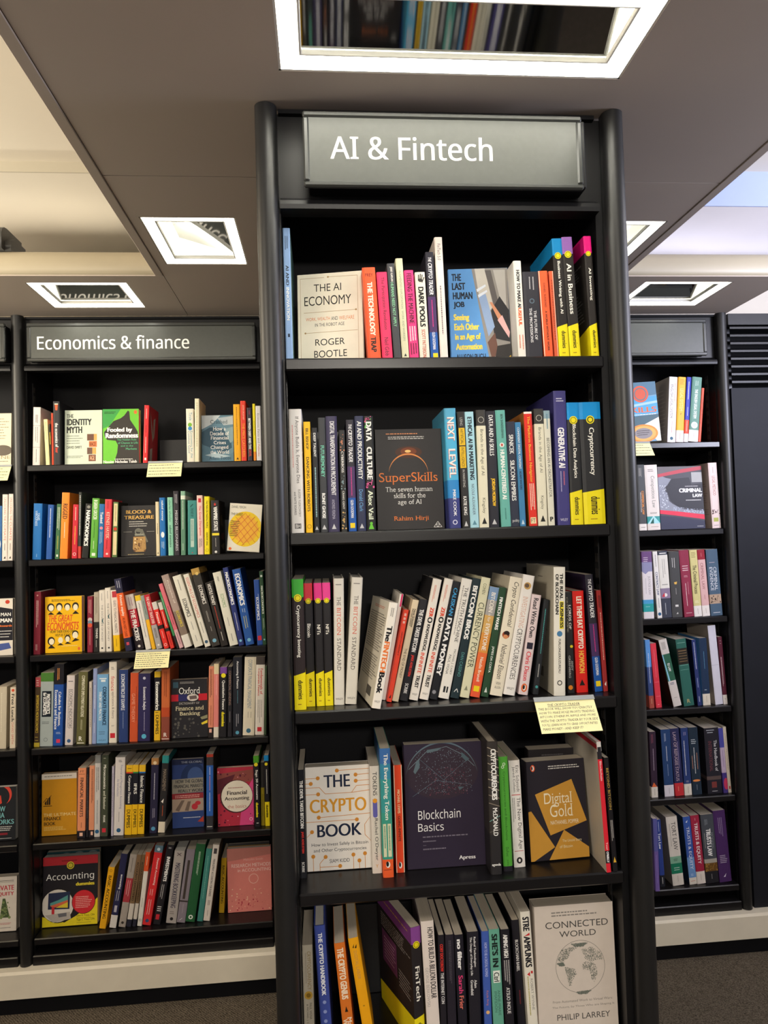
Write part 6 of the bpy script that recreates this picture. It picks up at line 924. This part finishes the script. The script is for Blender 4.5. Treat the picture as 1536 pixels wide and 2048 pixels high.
rowdef('''
F -50 25.5 -51 1198 e4dcd0 dy=.01 lean=2 t=.02 || || #p~23222a~0,.15 .6,.14 1,.19 1,.74 0,.74;MAN~f0eeea~.68~.95~.25~.31~b;LMAN~f0eeea~.6~.98~.35~.42~B;Onwards~e87a3a~.6~.98~.46~.5~b;#g~f0eeea~.6~.98~.55~.7~3;#p~4a5a9a~.6,.8 .9,.78 .96,.88 .62,.92;#e~c8402c~.86~.06~.06~.035 || black and white face-out cover on the third shelf
''', 2.68, -.396, ((0, 1313), (25, 1313)), P_, G_)
rowdef('''
-8 12 -6 1374 cdc2ac fc=b8ad96 || || #g~e8dfca~.3~.7~.1~.9~1~v || broad pale buff spine on the fourth shelf
19 30.5 20.5 1375 e0d2bc || || #c~d8583a~.5~.05~.26;Free Lunch~2a2624~.11~.56~.5~.5~b;DAVID SMITH~c8685a~.58~.93~.36~.5 || cream spine with heavy black lettering on the fourth shelf
''', 2.68, -.725, ((0, 1498), (30, 1497)), P_, G_)
rowdef('''
F -48 31 -47 1575 26282c dy=.02 lean=3 t=.025 p=w || || #o~d84a3c~.62~.14~.28~.08~-60~150;#p~d84a3c~.5,.2 .62,.15 .65,.3 .5,.36;HOW~7ab8bc~.4~.74~.36~.46~b;ASIA~7ab8bc~.42~.72~.48~.58~b;WORKS~7ab8bc~.36~.96~.61~.7~b;#g~e8e6e2~.4~.92~.73~.83~3;#r~8a2a34~.3~.8~.86~.9;#r~e0dedb~0~.9~.96~.966 || black face-out cover with a red curling tail on the fifth shelf
''', 2.685, -1.058, ((0, 1695), (30, 1694)), P_, G_)
rowdef('''
F -55 32.5 -54 1755 dcd2c6 dy=.03 lean=4 t=.03 || || #r~4a4644~.5~.93~.07~.078;#r~4a4644~.5~.93~.095~.1;PRIVATE~c02a3c~.45~.94~.16~.25~b;EQUITY~c02a3c~.5~.94~.28~.36~b;#p~4a5a3a~.68,.4 .74,.4 .85,.75 .62,.75;#d~7a8a5a~.64~.84~.45~.75~20~.03;#g~b84a4a~.6~.9~.84~.88~2;#g~8a8480~.55~.88~.92~.95~1 || white face-out cover with red capitals on the sixth shelf
''', 2.69, -1.387, ((0, 1883), (32, 1882)), P_, G_)

# ------------------------------------------------------------------ the law bookcase
rowdef('''
F 1245 1326 1228 767 6f9ab8 dy=.0 lean=2 roll=-3 sx=-.006 t=.012 || || #p~54768e~0,0 1,0 1,.22 0,.28;#p~4f9ac8~0,.3 1,.24 1,.52 0,.6;#p~9fc0d0~0,.4 1,.32 1,.36 0,.44;#p~48626f~0,.58 1,.55 1,.7 0,.75;#c~d8583c~.6~.2~.2;#c~6a7078~.6~.2~.16;#c~c85a44~.6~.2~.13;SKILLS~e8632e~.2~.96~.42~.51~b;#g~f2f0ec~.2~.96~.53~.56~1;#p~e4e0d0~.6,.72 1,.6 1,1 .9,1;#e~e88a3a~.58~.86~.36~.15;#e~f0a85a~.58~.86~.31~.125;#e~8a8488~.58~.86~.22~.09;#g~3a3438~.42~.74~.8~.9~3 || blue face-out cover with an orange magnifying ring
1335 1351 1339.3 753.3 e8e2e4 bc=a09892 d=.16 || || #g~c86a5a~.65~.85~.1~.45~1~v;ENGLISH LEGAL SYSTEM~5a5458~.12~.63~.34~.36;#g~c87a7a~.4~.6~.68~.88~1~v;#c~2a5a74~.5~.94~.2 || white spine with grey back showing || || #g~c8c0b8~.1~.9~.15~.9~12
1352.2 1367 1357.6 753.6 eeae38 || .82~1~e6dcd8 || #g~b87a1a~.2~.8~.03~.12~4;LEGAL SYSTEM~f6d890~.18~.52~.44~.5;#p~7a4a1a~.4,.57 .6,.55 .5,.58;#g~c89a8a~.4~.6~.86~.96~1~v || amber spine with a white foot
1367.8 1376.5 1374.4 754 3038a8 || .66~.87~e2482e;.87~1~e6e0e0 || #g~e8e8f4~.3~.7~.07~.42~1~v;#g~c8ccf0~.3~.7~.46~.64~1~v;#g~f0b8a8~.3~.7~.68~.85~1~v || thin blue spine with a red and white foot
1377.2 1396.5 1385.4 753.3 5f8a7c || .82~1~e4dcd8 || #g~d0e0d8~.3~.7~.06~.15~2~v;THE ENGLISH LEGAL SYSTEM~f0f2ee~.19~.64~.3~.5~b;#c~e8ebe4~.5~.745~.34;#g~8aa89c~.3~.7~.72~.77~2;#g~c8a8a0~.4~.6~.86~.96~1~v || sage green spine with a white disc
1397 1402 1404 776 d8553a || || #g~7a2a18~.3~.7~.2~.8~1~v || thin orange spine last in the row
''', 2.672, .321, ((1267, 884), (1437, 881)), "law bookcase top shelf", "books on the law bookcase's top shelf")
rowdef('''
1279.5 1295.2 1275.3 929.7 4a4c4e || .9~1~e6ded8 || #g~a8a4a0~.2~.6~.05~.2~3~v;COMMERCIAL LAW~e8923a~.4~.76~.3~.62~b;#g~c8c4c0~.25~.45~.42~.78~1~v;#g~8a8480~.2~.8~.94~.965~1 || charcoal spine with orange lettering
1295.8 1322 1287.3 930.5 e2d8d2 || .79~.9~3f9a9a || #g~6a6460~.25~.75~.06~.11~2;Competition Law~6a6a64~.17~.66~.36~.55~s;#g~6a6460~.25~.85~.725~.755~2;#p~a8dce4~0,.9 .45,.79 .55,.79 1,.9;#p~1f5a50~.2,.9 .5,.81 .5,.9;#g~a89a90~.25~.85~.94~.96~1 || wide white spine with a turquoise triangle
F 1322.5 1411 1312.5 932.5 47464e dy=.015 lean=3 t=.025 || || #p~8a8e9c~0,.12 .18,.18 .3,.2 .2,.3 .13,.34 .16,.42 .2,.46 .22,.55 .3,.6 .5,.68 .7,.7 1,.72 1,.78 .4,.74 0,.7;#d~d8dce8~.0~.2~.3~.68~110~.011;#d~b8c0d4~.3~.98~.66~.75~110~.011;#d~5a6074~.0~.2~.3~.68~60~.009;#p~6a6468~0,0 1,0 1,.06 0,.12;#p~b84450~0,.12 .5,.05 1,-.0 1,.06 .5,.11 0,.17;#p~d8304c~0,.69 .4,.72 1,.78 1,.855 .4,.79 0,.75;#p~30324a~0,.78 .5,.82 1,.88 1,1 0,1;#r~a8a8a8~.76~1~.1~.26;#p~2c2b32~.16,.34 .3,.2 .7,.18 .75,.3 1,.28 1,.7 .7,.68 .4,.64 .26,.55;CRIMINAL~f4f2f2~.46~.98~.355~.42~B;LAW~f4f2f2~.76~.98~.445~.5~B;#g~c8c4c8~.6~.96~.31~.335~1;#g~e8e6e6~.6~.97~.53~.56~1;#g~d8d6d8~.82~.98~.955~.97~1 || dark face-out cover of shattered glass between red bars
1426 1444 1416.5 926 e0ccc8 bc=b4a39a d=.16 || || #g~a08a84~.3~.7~.07~.18~1~v;LEGAL METHOD~a8605a~.2~.5~.34~.5~s;#d~4a2a24~.1~.95~.72~.78~24~.06;#r~a8ac54~.2~.75~.84~.9;#g~8a8480~.2~.85~.945~.965~1 || pale pink spine with printed back showing || || #g~8a7a74~.1~.9~.3~.8~14;#r~6a5a54~.3~.7~.87~.94
''', 2.672, -.018, ((1279, 1061), (1444, 1056)), "law bookcase second shelf", "books on the law bookcase's second shelf")
rowdef('''
1288.5 1309 1282.5 1103.4 ddd6d8 || 0~.16~6a4a7a;.16~.3~8a8aac;.72~.78~4a9ac8;.78~.9~2f9a9a || #g~d8c8d8~.15~.6~.08~.16~3;JUSTICE LAW~8a868c~.37~.65~.26~.62~s;#g~a8a4a8~.2~.4~.4~.66~1~v;#p~8a8aac~0,.3 .3,.34 .6,.3;#g~a8e0e0~.2~.7~.815~.83~1 || white spine with purple top and teal foot
1315.6 1325 1305 1103.4 e6e2de bc=948c84 || || #g~6a6a6a~.3~.7~.05~.28~1~v;CONTRACT LAW~3a4a74~.31~.66~.5~.5~b;#g~6a6a6a~.3~.7~.7~.88~1~v;#c~2a5a84~.5~.94~.34 || slim white spine with navy capitals
1325.6 1344.6 1315.4 1102.7 3f4250 || .06~.56~e0dcd4;.56~.71~8a7a94 || #r~e4e2e0~.15~.85~.028~.042;#g~8a8884~.3~.7~.12~.42~2~v;#r~8a8884~.2~.8~.5~.51;#c~e8e2e0~.5~.66~.18;#p~c83a4a~.1,.68 .4,.62 .4,.69;#g~c8ccd0~.3~.5~.78~.95~1~v || slate spine with a white upper panel
1345.3 1366 1337 1103.4 484849 || || #g~d8d6d2~.2~.6~.1~.28~2~v;#p~e0b45a~.35,.47 .65,.46 .6,.5 .4,.5;#g~a8a6a4~.4~.6~.56~.68~1~v;#r~d8d6d2~.35~.65~.81~.84;#p~c8c6c4~.4,.95 .55,.92 .6,.95 || charcoal spine with a small gold mark
1369.6 1388.8 1357.5 1101 8c3048 || || #r~e0c8cc~.2~.8~.235~.245;#r~e0c8cc~.2~.8~.27~.28;#r~e0c8cc~.2~.8~.3~.31;#g~d8a8b0~.3~.7~.38~.41~2;#g~c88a94~.55~.75~.48~.68~1~v;#g~f0dcdc~.3~.5~.5~.9~1~v;#r~e0c8cc~.2~.8~.94~.946 || wine red spine with white rules
1389.6 1404.8 1378.5 1100.6 d2c78a || .84~1~e8e2dc || #g~8a8050~.2~.8~.03~.12~4;The Criminal Process~3a3624~.23~.66~.5~.5~b;#g~f0ecc8~.2~.8~.76~.8~2;#g~a8a09a~.4~.6~.88~.97~1~v || straw yellow spine with black lettering
1406 1420.8 1394 1100 d8aeac || 0~.15~942433;.84~1~e8e0da || #g~c87a80~.4~.6~.05~.12~1~v;CRIMINAL LAW~8a5050~.2~.6~.36~.45~s;#g~a86a6a~.4~.6~.68~.76~1~v;#g~b8a8a0~.4~.6~.88~.97~1~v || dusty pink spine with a dark red top
1422.8 1446 1411.5 1099.5 4a5f74 || .68~.82~b49a84 || #g~b8a8b0~.2~.8~.19~.21~1;CRIMINAL~dfe2e6~.27~.62~.26~.64~s;EVIDENCE~dfe2e6~.27~.62~.26~.3~s;#d~2a2220~.1~.9~.7~.8~22~.05;#r~d8d8dc~.2~.8~.95~.957 || slate blue spine with white serif capitals
''', 2.672, -.358, ((1288, 1239), (1453, 1231)), "law bookcase third shelf", "books on the law bookcase's third shelf")
rowdef('''
1299.5 1310 1291 1280 3a4a7c || 0~.4~5a90d0;.82~1~a04a40 || #g~d8e0f0~.3~.7~.2~.75~1~v;#g~d8b08a~.4~.6~.86~.96~1~v || blue spine with a brick red foot
1312.5 1324.8 1299 1287.7 d63a4a || || #r~e8808a~.1~.9~.6~.605;#r~e8808a~.1~.9~.82~.825;#g~e07a84~.4~.6~.1~.55~1~v;#g~f0a8a8~.3~.6~.94~.96~1 || plain rose red spine
1348 1364.5 1317 1281 d2cac4 bc=33281c || .22~.62~2f5f4a || #g~7a7470~.2~.7~.04~.18~4~v;#p~8ac0d8~0,.22 .12,.22 .3,.62 .12,.62;EU LAW~f0f2ee~.36~.48~.3~.55~b;#g~3a4a6a~.2~.8~.64~.68~2;#g~9a948e~.3~.7~.86~.88~1 || leaning pale grey spine with a green band
1368.8 1389.5 1351 1279.4 2f6258 bc=1f3f38 || .14~.38~28241f || #r~8ab8a8~.1~.9~.055~.06;#r~7a6448~.1~.9~.17~.185;#r~7a6448~.1~.9~.21~.22;#r~7a6448~.1~.9~.25~.26;#r~7a6448~.1~.9~.29~.3;#r~7a6448~.1~.9~.33~.34;#r~8ab8a8~.1~.9~.39~.395;#r~8ab8a8~.1~.9~.46~.463;R~b8a870~.9~.955~.3~.5~h || wide bottle green spine with a banded dark label
1396.3 1404.3 1383 1280 2c376a bc=1c2648 || || #g~d8dcf0~.3~.7~.04~.56~1~v;#g~a8b0d8~.3~.7~.58~.75~1~v;#g~d8dcec~.3~.7~.86~.95~1~v || narrow navy spine with a white line of print
1407 1422 1398 1276.7 22344f bc=5a9ad0 || .83~1~ddd4c4 || #g~5a8aa8~.4~.6~.2~.5~1~v;#g~c8d4dc~.3~.6~.76~.78~1;#g~b0a494~.4~.6~.86~.96~1~v || dark navy spine with a cream foot
1431.5 1447.5 1415 1251.7 d3d0dc d=.15 bc=a89c90 yaw=3 || || #r~9a98a4~0~1~.5~.503 || thick unprinted white spine
1449.3 1459 1437 1274 5a2434 || .86~1~e4dad2 || #g~e0c8c8~.2~.5~.3~.8~2~v;#g~a88a8a~.3~.7~.04~.12~2;#g~a89a90~.3~.7~.9~.94~1 || maroon spine with a white foot
''', 2.68, -.703, ((1297, 1417), (1461, 1410)), "law bookcase fourth shelf", "books on the law bookcase's fourth shelf")
rowdef('''
1304 1316.8 1299.5 1464 352637 || .84~1~dcd4ca || #g~8a4a5a~.2~.6~.04~.2~2~v;#g~b8a8b8~.4~.6~.26~.6~1~v;#p~d8683a~.1,.84 .4,.77 .9,.84;#g~a89a90~.4~.6~.87~.97~1~v || dark plum spine with a white foot and orange flame
1330.3 1350.3 1322 1459.7 28416c bc=141c2c d=.16 || .83~1~d9d2dc || #g~a8b4cc~.3~.5~.06~.2~2~v;#g~e4e8ee~.35~.6~.25~.48~1~v;#g~8a9ab8~.4~.6~.52~.72~1~v;#g~a8a0a8~.4~.6~.87~.97~1~v || wide steel blue spine with a white foot
1351.2 1369.3 1339 1458 2b2c52 || .81~1~c2333a || LAW OF REFUGEE STATUS~c8b0b8~.05~.78~.34~.42~s;#g~9a8ab0~.6~.8~.2~.6~1~v;#g~e89a7a~.3~.5~.86~.95~1~v || navy spine with a bright red foot
1370.3 1384.8 1361 1456.6 2b3c6e || .83~1~e0d8cc || #g~a89ab8~.3~.7~.06~.12~2~v;#g~f2f2f4~.2~.5~.19~.72~1~v;#g~b0a8b0~.3~.7~.78~.81~2;#g~a89a90~.4~.6~.87~.97~1~v || narrow royal navy spine with a cream foot
1386.5 1405 1376.4 1455.8 23303f || || #g~d8dce0~.2~.75~.17~.25~3;#g~f0f2f2~.35~.55~.3~.72~1~v;#g~c88a6a~.1~.3~.42~.62~1~v;#g~c88a6a~.65~.8~.38~.66~1~v;#e~e08a4a~.5~.79~.4~.016;#g~8a94a0~.4~.6~.85~.95~1~v || blue-black spine with a small orange lozenge
1416.5 1445.8 1408.4 1457 27252e d=.16 || .735~.79~5a4a48 || #r~b8bcc4~.15~.7~.03~.04;#r~b8bcc4~.2~.6~.065~.075;The Handbook of~eeecee~.19~.66~.2~.72~s;INTERNATIONAL~7a4048~.2~.66~.22~.35~s;#r~7a3a38~.3~.65~.82~.91;#g~e0dee0~.3~.7~.955~.97~1 || very wide black spine with a small red picture
1448 1458 1436 1457 45367c || 0~.3~4a4a9a;.3~.69~b8a4bc || #e~c0385a~.7~.86~.5~.09;#g~7a6a8a~.4~.6~.34~.66~1~v || violet spine with a pale label
1460.3 1470 1448 1454 d2c4b0 || || #g~9a8a78~.3~.7~.1~.8~1~v;#r~b02c30~.3~.7~.9~.945 || cream spine last in the row
''', 2.68, -1.043, ((1303, 1598), (1471, 1589)), "law bookcase fifth shelf", "books on the law bookcase's fifth shelf")
rowdef('''
1311.5 1320 1306 1638 6f5a9c dy=-.03 || 0~.45~5a5a9a || #g~8a7ab8~.3~.7~.5~.95~1~v || lilac paperback jutting past the shelf edge
1322 1331.6 1311.5 1640 2f428a || .83~1~22242c || Tort Law~eceef4~.2~.44~.5~.5~b;#g~c8d0e8~.3~.7~.03~.18~1~v;#g~d8d6d4~.3~.7~.86~.96~1~v || narrow blue spine beside the lilac paperback
1347 1369.5 1331.4 1635 dcd4cb bc=a0988e d=.17 || .58~.68~7fae94;.68~.83~1f7a5c || TORT LAW~2a2c2c~.08~.49~.36~.6~s;#g~9a948c~.15~.35~.1~.45~1~v;#g~3a5a48~.3~.7~.61~.65~2;#g~d0e4d8~.25~.75~.73~.79~2;#g~b0a69c~.4~.6~.86~.96~1~v || thick cream spine with green bands
1380.3 1395 1365.4 1634.7 3a5aa8 bc=1a2f4a d=.17 || .6~.9~6f96cc;.9~1~e2dace || TRUSTS & EQUITY~eef0f4~.15~.78~.44~.5~s;#p~dfe6f0~.3,.08 .6,.05 .5,.09;#g~c8d8ec~.3~.7~.84~.88~2;#g~d08a7a~.2~.8~.94~.96~1 || blue spine with a cream foot beside the crimson one
1395.6 1412.8 1380.5 1632 a22a44 || .82~1~e6dcd4 || #g~e0a8b0~.4~.6~.04~.08~1~v;TRUSTS & EQUITY~f4ecec~.11~.71~.46~.5~b;#g~b0a69c~.4~.6~.86~.96~1~v || crimson spine with a white foot
1413.6 1439.2 1401 1630.5 4a4e56 || .65~.71~aaa49a;.71~.83~6a4a24;.83~1~26252a || #g~8a9098~.25~.5~.07~.16~3~v;TRUSTS LAW~f4f2f2~.21~.61~.36~.5~B;MODERN~7a7e84~.27~.5~.2~.75~b;#g~a8a49c~.1~.25~.27~.54~1~v;#d~a07a3a~.05~.95~.72~.82~24~.06;#g~a8a6a4~.4~.55~.87~.96~1~v || grey spine with a bronze band near its foot
1440.5 1464.8 1425.2 1622.7 4a2c60 d=.17 || || #g~a898b8~.3~.7~.1~.38~3~v;#g~c8bcd0~.2~.8~.62~.74~5;#p~d8d0e0~.35,.93 .6,.88 .5,.93 || wide purple spine last in the row
''', 2.68, -1.382, ((1323, 1779), (1475, 1766)), "law bookcase sixth shelf", "books on the law bookcase's sixth shelf")

make_texts(); make_books(); make_signs(); make_cards()
